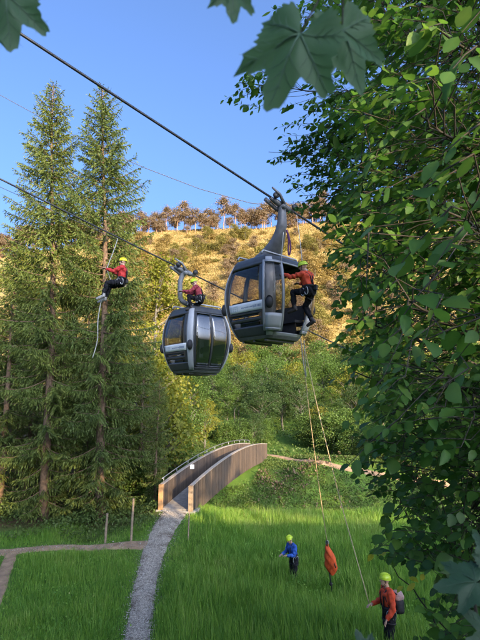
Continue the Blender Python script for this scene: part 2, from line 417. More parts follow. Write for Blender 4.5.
for q in (.015, .985): pchild(MB().box(along(q, 0, -.55), (1.0, 2.0, .9), (0, 0, rz)), 'abutment', M['concrete'], bridge)

# far sign at the other end of the bridge
p = ground_hit(239, 447); p[2] = H(p[0], p[1])
sg = tag(empty('information_sign', p), 'small white sign on a thin post at the far bridge end', 'sign')
hgt = P(239, 434, np.hypot(p[1], 0)*.985)[2]-p[2]
pchild(MB().tube([p, p+np.array([0, 0, hgt])], .03, 8), 'post', M['steel'], sg)
pchild(MB().box(p+np.array([0, -.05, hgt-.1]), (.62, .03, .5)), 'sign_board', M['white'], sg)

# fence posts beside the path
for (px, pt, pb, lab) in ((105, 516, 543, 'short weathered wooden post by the forest path under the spruces'),
                          (131, 502, 541, 'tall pale wooden post beside the path fork'),
                          (188, 508, 541, 'thin leaning stake in the tall grass near the bridge')):
    g0 = ground_hit(px, pb); g0[2] = H(g0[0], g0[1]); d = g0[1]*.96
    h_ = (pb-pt)/480*d*1.02; r_ = .052 if px != 188 else .03
    mb = MB(); mb.tube([g0-[0, 0, .2], g0+[0.02, 0, h_*.5], g0+[.05, 0, h_]], [r_*1.05, r_, r_*.9], 9)
    tag(mb.build('wooden_post', M['wood_post'], smooth=False), lab, 'post')

# ------------------------------------------------------------------ trees
def spruce_mesh(seed, Ht, Rm, z_low=1.2, dense=1.0, tw=.062, tl=.17, keep=.82):
    g = np.random.default_rng(seed)
    wood = MB(); nd = MB()
    zz = np.linspace(-.3, Ht, 16); wob = np.column_stack([.10*np.sin(zz*.3+seed), .08*np.cos(zz*.25+seed*2), zz])
    wood.tube(wob, np.interp(zz/Ht, [0, .05, .6, 1], [.30, .24, .12, .012])*(Ht/24)**.5, 10)
    z = z_low
    while z < Ht-.25:
        f = z/Ht; nb = 4 if f > .5 else 5
        a0 = g.uniform(0, 6.28)
        for k in range(nb):
            if g.random() > keep + .25*max(0, f-.7) - .17*(f < .5) - .12*(f < .22): continue
            zb = z + g.uniform(-.14, .14); fb = min(max(zb/Ht, 0), .995)
            Lb = Rm*min(.50, (1-fb)**.72*1.02)*g.uniform(.55, 1.2)*(.55+.45*min(1, fb/.22)) + .10
            phi = a0 + k*6.283/nb + g.uniform(-.35, .35)
            e0 = np.interp(fb, [0, .3, .7, 1], [-.50, -.34, .12, .75]) + g.uniform(-.14, .14)
            s = np.linspace(0, 1, max(4, int(Lb/.11*dense)))
            cu = np.interp(fb, [0, .7, 1], [.30, .20, .05])
            rr = Lb*s; hz = Lb*(e0*s + cu*s**2.2)
            dv = np.array([math.cos(phi), math.sin(phi), 0]); lv = np.array([-dv[1], dv[0], 0])
            base = np.array([np.interp(zb, zz, wob[:, 0]), np.interp(zb, zz, wob[:, 1]), zb])
            pts = base + rr[:, None]*dv + hz[:, None]*np.array([0, 0, 1.]) + (np.sin(s*5+phi)*.04*Lb)[:, None]*lv
            st = max(1, len(pts)//5); wood.tube(pts[::st], np.linspace(.022, .005, len(pts[::st]))*(1+Lb*.25), 4, caps=False)
            tang = np.gradient(pts, axis=0); tang /= np.linalg.norm(tang, axis=1)[:, None]+1e-9
            tone = g.uniform(0, .35)
            for sd_ in (-1, 1, 0):
                m_ = s > (.12 if sd_ else .05)
                p0 = pts[m_]; tg = tang[m_]; sm = s[m_]; n = len(p0)
                if n == 0: continue
                if sd_:
                    ln = (.10*min(1, (1-fb)*7+.15) + .36*Lb**.8*(1-sm)**.6*np.clip(sm*3.5, .3, 1))*g.uniform(.6, 1.25, n)
                    dr = lv*sd_*.75 + tg*.65 + np.column_stack([g.normal(0, .12, n), g.normal(0, .12, n), -g.uniform(.25, 1.05, n)])
                else:
                    ln = np.full(n, .14*min(1, (1-fb)*7+.3)); dr = tg + g.normal(0, .15, (n, 3))
                dr /= np.linalg.norm(dr, axis=1)[:, None]
                kmax = int(np.ceil(ln.max()/.085))
                for q in range(kmax):
                    u = q*.085; mm = ln > u
                    if not mm.any(): continue
                    c = mm.sum()
                    bpt = p0[mm] + dr[mm]*u + np.column_stack([np.zeros((c, 2)), -.55*u*u*np.ones(c)])
                    dd = dr[mm] + g.normal(0, .28, (c, 3)) + np.array([0, 0, -.25-.5*u])
                    tip = np.clip(u/(ln[mm]+.01), 0, 1)*.35
                    nd.kites(bpt, dd, tl*g.uniform(.75, 1.25, c), tw*g.uniform(.7, 1.3, c), g, rnd=np.clip(tone + tip + g.normal(.12, .12, c), 0, 1))
        z += g.uniform(.26, .42)*(1 if f < .75 else .75)
    # hanging dead twigs low on the trunk
    return wood.mesh('trunk', M['bark_spruce'], True), nd.mesh('crown', M['spruce'])

def put_tree(name, meshes, loc, rz, sc, label, group, names=('trunk', 'crown')):
    e = tag(empty(name, loc, rz, sc), label, 'tree', group)
    for nm, me in zip(names, meshes):
        o_ = bpy.data.objects.new(nm, me); COL.objects.link(o_); o_.parent = e
    return e

def on_ground(x, y, dz=0): return (x, y, float(H(x, y))+dz)

sp_a = spruce_mesh(11, 24.2, 4.7, dense=1.45, keep=.95, tw=.050, tl=.19)
sp_b = spruce_mesh(23, 24.0, 4.9, dense=1.45, keep=.97, tw=.050, tl=.19)
ga = ground_hit(46, 521); gb = ground_hit(102, 522)
def apex_scale(g0, py, Ht):
    d = g0[1]*1.02
    for _ in range(4):
        v = (320-py)/480; d = g0[1]/(CP - v*SP)
    return (P(0, py, d)[2]-H(g0[0], g0[1]))/Ht
put_tree('spruce_tree', sp_a, on_ground(ga[0], ga[1]), 0, apex_scale(ga, 84, 24.2), 'tall spruce with a bare straight trunk, left of the climber', None).rotation_euler = (0, -.045, 0)     # both lean a little to the left
put_tree('spruce_tree', sp_b, on_ground(gb[0], gb[1]), 0, apex_scale(gb, 86, 24.0), 'tall spruce directly behind the climber hanging on the rope', None).rotation_euler = (0, -.042, 0)
sp_c = spruce_mesh(31, 17, 3.7, dense=.9, tw=.062, tl=.22, z_low=1.8)
sp_d = spruce_mesh(37, 14, 3.4, dense=.9, tw=.062, tl=.22, z_low=1.0)
g = np.random.default_rng(5)
BG_SPRUCE = 'spruce in the dark stand behind the two tall spruces'
for k, (x, y, sc) in enumerate([(-13.2, 27.5, .98), (-16.5, 30, 1.05), (-11.6, 31.5, .85), (-8.4, 30.5, .92), (-14.8, 34.5, 1.0), (-5.9, 29.8, .78), (-9.8, 36, 1.0), (-19.5, 33, 1.1),
                                (-12.4, 39, .95), (-6.6, 35.5, .80), (-17.5, 39, 1.05), (-22.5, 37, 1.1), (-15.0, 25.6, .62), (-12.6, 25.2, .34), (-8.4, 27.2, .36), (-20, 43, 1.0), (-4.6, 27.4, .42)]):
    put_tree('spruce_tree', sp_c if k % 2 == 0 else sp_d, on_ground(x, y, -.1), g.uniform(0, 6), sc, BG_SPRUCE, 'spruces in the dark stand')

def broad_mesh(seed, Ht, cr, mat, leaf=.24, n=5500, trunk_r=.16, z0=.28, bark='bark_grey', flat=1.0, nc=70, spread=.55, limb=True, droop=.3):
    g = np.random.default_rng(seed); wood = MB(); lv = MB()
    th = Ht*.8
    zz = np.linspace(-.3, th, 9); wob = np.column_stack([.18*np.sin(zz*.45+seed), .15*np.cos(zz*.4+seed), zz]); wob[:, :2] -= wob[0, :2]
    if limb: wood.tube(wob, np.linspace(trunk_r, trunk_r*.2, 9), 8)
    cz = Ht*(z0+1)/2; hz = Ht*(1-z0)/2
    C = []
    lob = g.uniform(0, 6.28, 6)
    while len(C) < nc:
        v = g.normal(size=3); v /= np.linalg.norm(v); r = g.uniform(.25, 1)**.45
        a = math.atan2(v[1], v[0]); lump = 1 + .22*math.sin(2*a+lob[0]+3*v[2]) + .18*math.sin(3*a+lob[1]-4*v[2]) + .12*math.sin(5*a+lob[2]+7*v[2])
        wd = cr*lump*(1 - .35*max(0, v[2])*(1 if flat >= 1 else 0))
        C.append([v[0]*wd*r, v[1]*wd*r, cz + v[2]*hz*r*flat])
    C = np.array(C)
    if limb:
        for c in C[::2]:
            zb = min(max(c[2]-.6*math.hypot(c[0], c[1])-.4, Ht*z0*.5), th*.97)
            b0 = np.array([np.interp(zb, zz, wob[:, 0]), np.interp(zb, zz, wob[:, 1]), zb]); mid = (b0+c)/2 + g.normal(0, .15, 3) + [0, 0, .1*np.linalg.norm(c-b0)]
            wood.tube([b0, mid, c], [trunk_r*.35, trunk_r*.2, trunk_r*.06], 5, caps=False)
    per = n//nc
    for c in C:
        sz = spread*g.uniform(.6, 1.35)
        q = g.normal(size=(per, 3))*np.array([sz, sz, sz*.55]) + c
        outw = q - np.array([0, 0, cz]); outw /= np.linalg.norm(outw, axis=1)[:, None]+1e-6
        D = outw*.5 + g.normal(0, .6, (per, 3)) + [0, 0, -droop]
        N = np.array([0, 0, 1.]) + outw*.4 + g.normal(0, .55, (per, 3))
        lv.kites(q, D, leaf*g.uniform(.6, 1.3, per), leaf*.72*g.uniform(.7, 1.2, per), g, rnd=np.clip(g.normal(.42, .18, per)+g.normal(0, .1), 0, 1), N=N)
    ms = [lv.mesh('crown', M[mat])]
    if limb: ms.insert(0, wood.mesh('trunk', M[bark], True))
    return ms

bm = {k: broad_mesh(*a) for k, a in {
    'mid1': (1, 11, 3.2, 'leaf_mid', .22, 8200), 'mid2': (2, 9, 2.9, 'leaf_mid', .20, 7600), 'dark1': (3, 12, 3.4, 'leaf_dark', .22, 8200), 'mid3': (6, 13, 2.6, 'leaf_mid', .20, 7600)}.items()}
bm['yel1'] = broad_mesh(4, 13, 2.1, 'leaf_yellow', .17, 9500, nc=95, spread=.42, z0=.1, droop=.8)
bm['yel2'] = broad_mesh(5, 8, 2.3, 'leaf_yellow', .18, 6500, nc=70, spread=.45, z0=.15)
bm['bush'] = broad_mesh(8, 4.2, 1.9, 'leaf_mid', .15, 6000, nc=60, spread=.4, z0=.05, trunk_r=.07)
bm['bushd'] = broad_mesh(9, 3.4, 1.7, 'leaf_dark', .14, 6000, nc=60, spread=.4, z0=.05, trunk_r=.07)

# a sunny thin tree between the spruces and the hanging cabins, and young trees left of the bridge
def tree_at(px, py_base, Y, key, py_top, label, name='broadleaf_tree', group=None, hm=None, rz=None):
    u = (px-240)/480; x = u*Y/1.0
    for _ in range(3):
        z = float(H(x, Y)); d = Y*CP + (z+3-CAM_Z)*SP; x = u*d
    v = (320-py_top)/480; dt = Y/(CP - v*SP); zt = P(0, py_top, dt)[2]
    Ht = {'mid1': 11, 'mid2': 9, 'dark1': 12, 'mid3': 13, 'yel1': 13, 'yel2': 8, 'bush': 4.2, 'bushd': 3.4}[key]
    sc = (zt - z)/Ht
    return put_tree(name, bm[key], (x, Y, z-.1), g.uniform(0, 6.28) if rz is None else rz, sc, label, group)
tree_at(158, 0, 37, 'yel1', 245, 'slender yellow-green sunlit tree right of the spruces', 'larch_tree')
tree_at(143, 0, 33, 'yel2', 345, 'low yellow-leaved tree in the sun at the foot of the spruces')
tree_at(12, 0, 44, 'yel1', 235, 'yellow-green sunlit tree at the left edge of the spruce stand')
tree_at(72, 0, 46, 'yel1', 262, 'yellow-green sunlit tree glimpsed between the two spruce trunks')
tree_at(168, 0, 35.5, 'mid2', 400, 'bushy green young tree left of the bridge middle')
tree_at(192, 0, 40, 'mid3', 372, 'slim green tree under the left cabin')
tree_at(150, 0, 29.5, 'bush', 455, 'leafy bush beside the near left end of the bridge', 'bush')
tree_at(205, 0, 43, 'yel2', 395, 'yellow-green young tree just beyond the bridge')
tree_at(228, 0, 46.5, 'bush', 420, 'round green bush by the far left end of the bridge', 'bush')
G = 'trees in the wood at the foot of the hill'; LW = 'leafy green tree in the wood at the foot of the golden hill'
g = np.random.default_rng(41)
spots = []
for Y, top, step in ((49, 408, 24), (54, 392, 24), (60, 372, 25), (67, 360, 26), (75, 350, 28), (85, 340, 30)):
    for px in np.arange(100 + g.uniform(0, 15), 520, step):
        if Y < 56 and 262 < px < 322: continue
        spots.append((px + g.uniform(-7, 7), Y + g.uniform(-2.5, 2.5), top + g.uniform(-14, 14)))
for k, (px, Y, top) in enumerate(spots):
    key = ['mid1', 'mid2', 'dark1', 'mid3', 'mid2', 'yel2', 'mid1'][k % 7]
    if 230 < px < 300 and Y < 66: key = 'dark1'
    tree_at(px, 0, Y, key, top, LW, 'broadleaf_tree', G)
# dark forest edge where the trail enters the wood
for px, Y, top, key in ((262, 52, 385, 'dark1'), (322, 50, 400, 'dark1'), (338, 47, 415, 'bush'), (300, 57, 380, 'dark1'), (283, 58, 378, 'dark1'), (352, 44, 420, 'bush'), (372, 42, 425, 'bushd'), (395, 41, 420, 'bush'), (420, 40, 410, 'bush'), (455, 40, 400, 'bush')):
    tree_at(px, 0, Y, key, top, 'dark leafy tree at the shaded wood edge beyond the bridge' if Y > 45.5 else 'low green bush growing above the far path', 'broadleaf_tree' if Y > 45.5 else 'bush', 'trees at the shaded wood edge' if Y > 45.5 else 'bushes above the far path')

g = np.random.default_rng(55)
for k in range(26):
    px = 140 + k*8.6 + g.uniform(-4, 4)
    if 268 < px < 300: continue
    Y = g.uniform(46.5, 52) if px > 215 else g.uniform(41, 50)
    tree_at(px, 0, Y, ['bush', 'yel2', 'bush', 'bushd', 'bush'][k % 5], g.uniform(402, 424), 'leafy bush in the thick growth at the front of the wood', 'bush', 'bushes at the front of the wood')
# ridge trees: pink-barked pines in a row on the crest
pn = [broad_mesh(50+k, (12, 10.5, 13.5, 11, 9)[k], (3.3, 4.0, 2.5, 2.0, 3.1)[k], 'leaf_pine', .50, (2600, 3000, 2400, 1700, 2600)[k], trunk_r=.26, z0=(.40, .28, .48, .34, .18)[k], bark='bark_pine', flat=1.0, nc=(26, 34, 24, 20, 30)[k], spread=.85) for k in range(5)]
g = np.random.default_rng(77)
xx = -150.0; k = 0
while xx < 170:
    Yr = 222 + 14*math.sin(xx*0.021+1.0) + g.uniform(-7, 3)
    put_tree('pine_tree', pn[int(g.integers(0, 5))], on_ground(xx, Yr, -.3), g.uniform(0, 6), g.uniform(.6, 1.3), 'pinkish sunlit pine in the row along the hill crest', 'pines along the hill crest')
    xx += g.uniform(.9, 3.4); k += 1
# shrubs dotted over the golden hillside
sh = [broad_mesh(60, 2.6, 1.9, 'leaf_dry', .42, 900, nc=24, spread=.5, z0=.02, limb=False), broad_mesh(61, 2.2, 2.1, 'leaf_olive', .42, 900, nc=24, spread=.5, z0=.02, limb=False), broad_mesh(62, 3.6, 1.9, 'leaf_olive', .45, 1000, nc=26, spread=.5, z0=.02, limb=False)]
for k in range(285):
    Yh = 92 + (g.random()**1.1)*128; xh = g.uniform(-.30, .36)*Yh
    q = bpy.data.objects.new('shrub', sh[int(g.choice(3, p=[.62, .24, .14]))][0]); COL.objects.link(q)
    q.location = on_ground(xh, Yh, -.15); q.rotation_euler = (0, 0, g.uniform(0, 6.28)); s_ = g.uniform(.35, 1.0)+.75*g.random()**3; q.scale = (s_, s_, s_*g.uniform(.7, 1.1))
    tag(q, 'dry shrub dotted on the golden hillside', 'shrub', 'shrubs on the golden hillside')
dt = [broad_mesh(64+k, 7, 2.3, ('leaf_dry', 'leaf_olive', 'leaf_pine')[k], .36, 2600, trunk_r=.12, z0=.12, nc=38, spread=.6) for k in range(3)]
for k in range(240):
    Yh = 90 + (g.random()**1.15)*122; xh = g.uniform(-.30, .36)*Yh
    put_tree('broadleaf_tree', dt[k % 3], on_ground(xh, Yh, -.1), g.uniform(0, 6), g.uniform(.45, 1.1), 'small ochre-leaved tree on the golden hillside', 'small trees on the golden hillside')

# unseen trees added behind the camera to keep the meadow in shade
g = np.random.default_rng(88)
for k in range(46):
    if k < 20: xb, yb, sc = g.uniform(-22, 16), g.uniform(-46, -24), g.uniform(.55, .75)
    elif k < 27: xb, yb, sc = 13.2 + (k-20)*1.35 + g.uniform(-.5, .5), g.uniform(-19.5, -14), g.uniform(.92, 1.05)
    else: xb, yb, sc = 23 + (k-27)*2.3 + g.uniform(-.9, .9), g.uniform(-18.5, -14), g.uniform(.32, .56)      # unseen row set along the brow so low sun slips in under the crowns
    put_tree('broadleaf_tree', bm[['dark1', 'mid1', 'dark1'][k % 3]], on_ground(xb, yb), g.uniform(0, 6), sc, 'unseen leafy tree added behind the viewpoint to block the sun', 'unseen shade trees added behind')

# ------------------------------------------------------------------ grass and undergrowth
def in_view(p, mx=14):
    d = p[:, 1]*CP + (p[:, 2]-CAM_Z)*SP
    px = 240 + 480*p[:, 0]/d; v = (-(p[:, 1])*SP + (p[:, 2]-CAM_Z)*CP)/d; py = 320 - 480*v
    return (d > .5) & (px > -mx*3) & (px < 480+mx*3) & (py < 640+mx*4)
def blades(n, area, h, wd, g, mask=None, bend=.35):
    x = g.uniform(area[0], area[1], n); y = g.uniform(area[2]**.6, area[3]**.6, n)**(1/.6)*0 + area[2] + (area[3]-area[2])*g.random(n)**1.35
    p = np.column_stack([x, y, H(x, y)-.02]); ok = in_view(p)
    p = p[ok]; x = p[:, 0]; y = p[:, 1]
    if mask is not None:
        ok = mask(x, y, g); p = p[ok]
    n = len(p)
    pat = fbm(p[:, 0], p[:, 1], .9)*.25 + 1
    hh = h(p[:, 0], p[:, 1])*g.uniform(.45, 1.2, n)*np.clip(pat, .5, 1.5)
    az = g.uniform(0, 6.28, n); lean = np.column_stack([np.cos(az), np.sin(az), np.zeros(n)])*(hh*bend*g.uniform(.3, 1.5, n))[:, None]
    sidev = np.column_stack([-np.sin(az+g.normal(0, .8, n)), np.cos(az), np.zeros(n)])*(wd*g.uniform(.6, 1.4, n)*(.7+.3*hh/.4))[:, None]*.5
    up = np.array([0, 0, 1.])
    V = np.stack([p-sidev, p+sidev, p+sidev*.8+lean*.35+up*(hh*.6)[:, None], p-sidev*.8+lean*.35+up*(hh*.6)[:, None], p+lean+up*hh[:, None]], 1).reshape(-1, 3)
    i = np.arange(n)[:, None]*5
    rnd = np.clip(g.normal(.40, .2, n) + .20*fbm(p[:, 0]+5, p[:, 1], .35) + .16*fbm(p[:, 0], p[:, 1]+9, 1.4) + .22*sstep(17, 26, p[:, 1]), 0, 1)
    return V, i + np.array([[0, 1, 2, 3]]), i + np.array([[3, 2, 4]]), np.repeat(rnd, 5)
g = np.random.default_rng(101)
def meadow_mask(x, y, g):
    d = path_dist(x, y)
    yc = 33.6 + .12*x
    lim = np.where(x < -2.6, 23.2 + .8*np.sin(x*1.3), yc-4.2)
    return (d > -.16 + g.random(len(x))**.6*.34) & (y < lim + g.normal(0, .5, len(x)))
def mh(x, y):
    return np.where(x > -2.2 - (18-y)*.15, .50, .27)*(.35 + .65*sstep(-.15, .9, path_dist(x, y)))
mb = MB()
V, q4, t3, rr_ = blades(330000, (-14, 11, 10.5, 30), mh, .017, g, meadow_mask)
mb.add(V, q4, 0, rr_); mb.F.append(t3); mb.M.append(np.zeros(len(t3), int))
V, q4, t3, rr_ = blades(70000, (-14, 11, 10.5, 30), lambda x, y: mh(x, y)*1.5*np.where(fbm(x, y, .5) > -.2, 1, .6), .012, g, meadow_mask, .22)
b0 = mb.n; mb.add(V, q4, 0, np.clip(rr_*.3+.72, 0, 1)); mb.F.append(t3+b0); mb.M.append(np.zeros(len(t3), int))
tag(mb.build('grass', M['grass']), 'tall green meadow grass', 'grass', kind='stuff')

def stones(c, ww, n, g):
    k = g.integers(0, len(c), n); u = g.normal(0, .42, n); u = np.clip(u, -1.25, 1.25)
    T = np.gradient(c, axis=0); T /= np.linalg.norm(T, axis=1)[:, None]; N = np.stack([-T[:, 1], T[:, 0]], 1)
    q = c[k] + N[k]*(u*ww[k]*.5)[:, None] + g.normal(0, .1, (n, 2)); r_ = g.uniform(.008, .024, n)*(1+.8*(g.random(n) > .95))
    p = np.column_stack([q, H(q[:, 0], q[:, 1]) + .036 + r_*.2])
    O = np.array([[1, 0, 0], [0, 1, 0], [-1, 0, 0], [0, -1, 0], [0, 0, .7], [0, 0, -.7]], float)[None]*g.uniform(.6, 1.3, (n, 6, 1))
    a_ = g.uniform(0, 6.28, n); ca, sa = np.cos(a_)[:, None], np.sin(a_)[:, None]
    V = np.stack([O[..., 0]*ca-O[..., 1]*sa, O[..., 0]*sa+O[..., 1]*ca, O[..., 2]], -1)*r_[:, None, None] + p[:, None]
    F = np.array([[0, 1, 4], [1, 2, 4], [2, 3, 4], [3, 0, 4], [1, 0, 5], [2, 1, 5], [3, 2, 5], [0, 3, 5]])
    return V.reshape(-1, 3), (F[None]+(np.arange(n)*6)[:, None, None]).reshape(-1, 3), np.repeat(g.random(n), 6)
mb = MB()
for (c, ww), n in zip(PATHS[:2], (15000, 700)):
    V, F, r_ = stones(c, ww, n, g); mb.add(V, F, 0, r_)
m, t, b, o = nodes('stones'); M['stones'] = m; at_ = t.nodes.new('ShaderNodeAttribute'); at_.attribute_name = 'rnd'
t.links.new(ramp(t, [(0, (.16, .14, .115)), (.6, (.34, .30, .25)), (1, (.52, .47, .40))], at_.outputs['Fac']), b.inputs['Base Color']); b.inputs['Roughness'].default_value = .9
tag(mb.build('gravel', M['stones']), 'loose grey gravel on the footpath', 'gravel', kind='stuff')
def scatter_leaves(name, n, area, hfun, leaf, mat, mask, g, label, cat):
    x = g.uniform(area[0], area[1], n); y = g.uniform(area[2], area[3], n); ok = mask(x, y, g); x, y = x[ok], y[ok]
    p = np.column_stack([x, y, H(x, y)]); ok = in_view(p); p = p[ok]; n = len(p)
    hh = hfun(p[:, 0], p[:, 1])*np.clip(.55+.5*fbm(p[:, 0]*1.3+3, p[:, 1]*1.3, .8), .08, 1.6)
    p[:, 2] += hh*g.random(n)**.7
    D = g.normal(0, 1, (n, 3)) + [0, -.1, -.15]; N = np.array([0, -.3, 1.]) + g.normal(0, .5, (n, 3))
    rnd = np.clip(g.normal(.42, .2, n)+.16*fbm(p[:, 0], p[:, 1], .6), 0, 1)
    mb = MB().kites(p, D, leaf*g.uniform(.5, 1.4, n), leaf*.65*g.uniform(.6, 1.3, n), g, rnd=rnd, N=N)
    tag(mb.build(name, M[mat]), label, cat, kind='stuff')
def near_bridge(x, y):
    s_ = (x-A[0])*ax[0] + (y-A[1])*ax[1]; l_ = (x-A[0])*lat[0] + (y-A[1])*lat[1]
    return (s_ > -1.2) & (s_ < BL+.6) & (np.abs(l_) < .90)
scatter_leaves('meadow_weeds', 42000, (-14, 11, 10.5, 29), lambda x, y: mh(x, y)*1.25, .075, 'grass', lambda x, y, g: meadow_mask(x, y, g) & (fbm(x, y, .7)+g.normal(0, .4, len(x)) > .1), g, 'broad-leaved weeds among the meadow grass', 'weeds')
def bank_mask(x, y, g):
    yc = 33.6 + .12*x
    return (y > yc-5.0) & (y < 45.5) & (x > -4.5) & (path_dist(x, y) > .15) & ~(near_bridge(x, y) & (H(x, y) > bzmin-1.3))
bzmin = float(A[2])
scatter_leaves('undergrowth', 170000, (-5, 26, 27, 46), lambda x, y: .60-.42*sstep(37.5, 42, y), .13, 'weeds', bank_mask, g, 'brambles and weeds covering the gully banks', 'undergrowth')
def brush_mask(x, y, g):
    yc = 33.6 + .12*x
    return (y > yc+1.5) & (y < yc+6.5) & (x > .5) & (fbm(x, y*1.5, .5)+g.normal(0, .35, len(x)) > .15) & ~near_bridge(x, y)
scatter_leaves('dead_brush', 13000, (0, 24, 33, 44), lambda x, y: .8, .22, 'brush', brush_mask, g, 'brown dead brush on the far gully bank', 'undergrowth')
def floor_mask(x, y, g):
    return (x < -2.6) & (y > 22.6 + .4*np.sin(x*2)) & (path_dist(x, y) > .1) & ~near_bridge(x, y) & (fbm(x, y, .55) + g.normal(0, .5, len(x)) > -.25)
scatter_leaves('ground_cover', 60000, (-18, -2.4, 22, 38), lambda x, y: .75, .13, 'weeds', floor_mask, g, 'low ground cover under the spruces', 'ground cover')
def wood_mask(x, y, g): return (y > 45) & (path_dist(x, y) > .2) & (fbm(x, y, .3) + g.normal(0, .4, len(x)) > -.3)
scatter_leaves('forest_floor_plants', 50000, (-20, 34, 45, 84), lambda x, y: .8, .26, 'weeds', wood_mask, g, 'plants on the floor of the wood', 'undergrowth')
def scrub_mask(x, y, g): return (y > 86) & (fbm(x, y, .10)+.5*fbm(x, y, .33)+g.normal(0, .3, len(x)) > .05)
scatter_leaves('hillside_scrub', 90000, (-70, 85, 86, 226), lambda x, y: 1.5, .50, 'leaf_dry', scrub_mask, g, 'low ochre scrub in patches on the hillside', 'scrub')
def scrub_mask2(x, y, g): return (y > 86) & (fbm(x+40, y, .13)+.5*fbm(x, y+30, .4)+g.normal(0, .3, len(x)) > .45)
scatter_leaves('hillside_thicket', 60000, (-70, 85, 86, 226), lambda x, y: 1.9, .50, 'leaf_olive', scrub_mask2, g, 'olive green thicket in patches on the hillside', 'scrub')
# dry grass tufts on the hill
n = 190000
y = 84 + 160*g.random(n)**.8; x = g.uniform(-.38, .52, n)*y
p = np.column_stack([x, y, H(x, y)]); keep = fbm(x, y, .12) + g.normal(0, .6, n) > -.35; p = p[keep]; n = len(p)
mb = MB().kites(p-[0, 0, .05], np.array([0, -.1, 1.]) + g.normal(0, .45, (n, 3)), g.uniform(.35, 1.0, n), g.uniform(.12, .32, n), g, rnd=np.clip(g.normal(.45, .2, n)+.2*fbm(p[:, 0], p[:, 1], .06), 0, 1), mid=.6)
tag(mb.build('dry_grass', M['grass_dry']), 'dry golden grass on the far hillside', 'grass', kind='stuff')

# ------------------------------------------------------------------ ropeway cables
M['cable'] = surf('steel_cable', (.045, .045, .05), .5, .6, .2, 20)
M['thin_cable'] = surf('thin_cable', (.10, .10, .11), .6, .3, .2, 20)
M['rope_white'] = surf('white_rope', (.40, .39, .36), .8, 0, .2, 60)
M['rope_orange'] = surf('orange_rope', (.52, .40, .24), .8, 0, .2, 60)
GRIP1 = P(282, 204.5, 13.0); GRIP2 = P(185, 270.5, 16.4)
CD = P(22, 38, 9.4) - GRIP1; CD = -CD/np.linalg.norm(CD)          # ropeway direction: away, right and down
def cable_obj(name, pts, r, mat, label, cat='cable', n=8):
    return tag(MB().tube(pts, r, n).build(name, mat, smooth=True), label, cat)
def sagged(p, d, a, b, sag, n=40, p0=None):
    t_ = np.linspace(a, b, n); return p + t_[:, None]*d + np.column_stack([np.zeros((n, 2)), sag*((t_-a)*(t_-b))/((b-a)**2)*4 - sag*((0-a)*(0-b))/((b-a)**2)*4])
cable_obj('ropeway_cable', sagged(GRIP1, CD, -16, 45, .25), .030, M['cable'], 'thick dark steel cable carrying the near right cabin')
cable_obj('ropeway_cable', sagged(GRIP2, CD, -16, 45, .45), .026, M['cable'], 'dark steel cable carrying the lower left cabin')
pc = [P(*q) for q in ((-60, 75, 36), (0, 95, 34), (33, 113, 33), (90, 144, 32), (145, 168, 31), (200, 189, 30), (250, 203, 29), (290, 207, 28.5), (350, 204, 28), (430, 188, 27.5), (520, 165, 27))]
cable_obj('overhead_line', pc, .022, M['thin_cable'], 'thin sagging line passing behind the spruces across the sky', 'cable', 6)
HOOK3 = GRIP2 + CD*(-1)*((GRIP2[0]-P(117, 240, 15.0)[0])/CD[0])
t3 = np.linspace(-14, 0, 16)
cable_obj('safety_rope', HOOK3 + np.array([0, 0, -.035]) + CD*t3[:, None] + np.column_stack([np.zeros((16, 2)), -.10*np.minimum(1, -t3/4)]), .008, M['thin_cable'], 'thin grey rope running just below the lower cable, at left', 'rope', 6)

# ------------------------------------------------------------------ ropeway cabins
M['alu'] = surf('grey_cabin_paint', (.30, .31, .33), .4, .25, .10, 3)
M['alu_light'] = surf('light_grey_cabin_paint', (.40, .41, .43), .45, .15, .08, 3)
M['cab_dark'] = surf('dark_cabin_panel', (.055, .058, .062), .35, .2, .2, 5)
M['cab_floor'] = surf('cabin_underside', (.13, .135, .135), .6, .3, .25, 6, .2, 30)
M['hanger'] = surf('hanger_steel', (.13, .13, .14), .55, .2, .25, 6)
M['hanger_pale'] = surf('hanger_galvanised', (.20, .205, .22), .55, .2, .2, 6)
M['glass'] = glass('tinted_glass', (.81, .79, .77), -.03)
M['glass_mirror'] = glass('reflecting_glass', (.58, .58, .58), .17)
M['seat'] = surf('dark_seat', (.05, .05, .055), .7, 0, .2, 10)
M['print'] = surf('blue_grey_print', (.22, .26, .36), .6, 0, .1, 10)
M['print_pale'] = surf('pale_grey_print', (.52, .56, .62), .6, 0, .1, 10)
CA, CB, CH = .93, .93, 2.08
_zs = np.array([0, .06, .16, .30, .45, .60, .75, .88, 1.0]); _ss = np.array([.70, .775, .86, .945, .995, 1.0, .955, .875, .76])
_zc = np.polyfit(_zs, _ss, 5)
def cs(z): return np.polyval(_zc, np.clip(z/CH, 0, 1))
def cpt(k, u, z, off=0.0):
    while u > 1: u -= 2; k += 1
    while u < -1: u += 2; k -= 1
    n = 7.0; q = (1+abs(u)**n)**(1/n); x, y = 1/q, u/q
    a = k*math.pi/2; c, s_ = round(math.cos(a)), round(math.sin(a))
    X_, Y_ = (x*c - y*s_), (x*s_ + y*c)
    gx = np.sign(x)*abs(x)**(n-1); gy = np.sign(y)*abs(y)**(n-1); gn = math.hypot(gx, gy); gx, gy = gx/gn, gy/gn
    NX, NY = gx*c - gy*s_, gx*s_ + gy*c
    sc = cs(z)
    return np.array([X_*CA*sc + NX*off, Y_*CB*sc + NY*off, z])
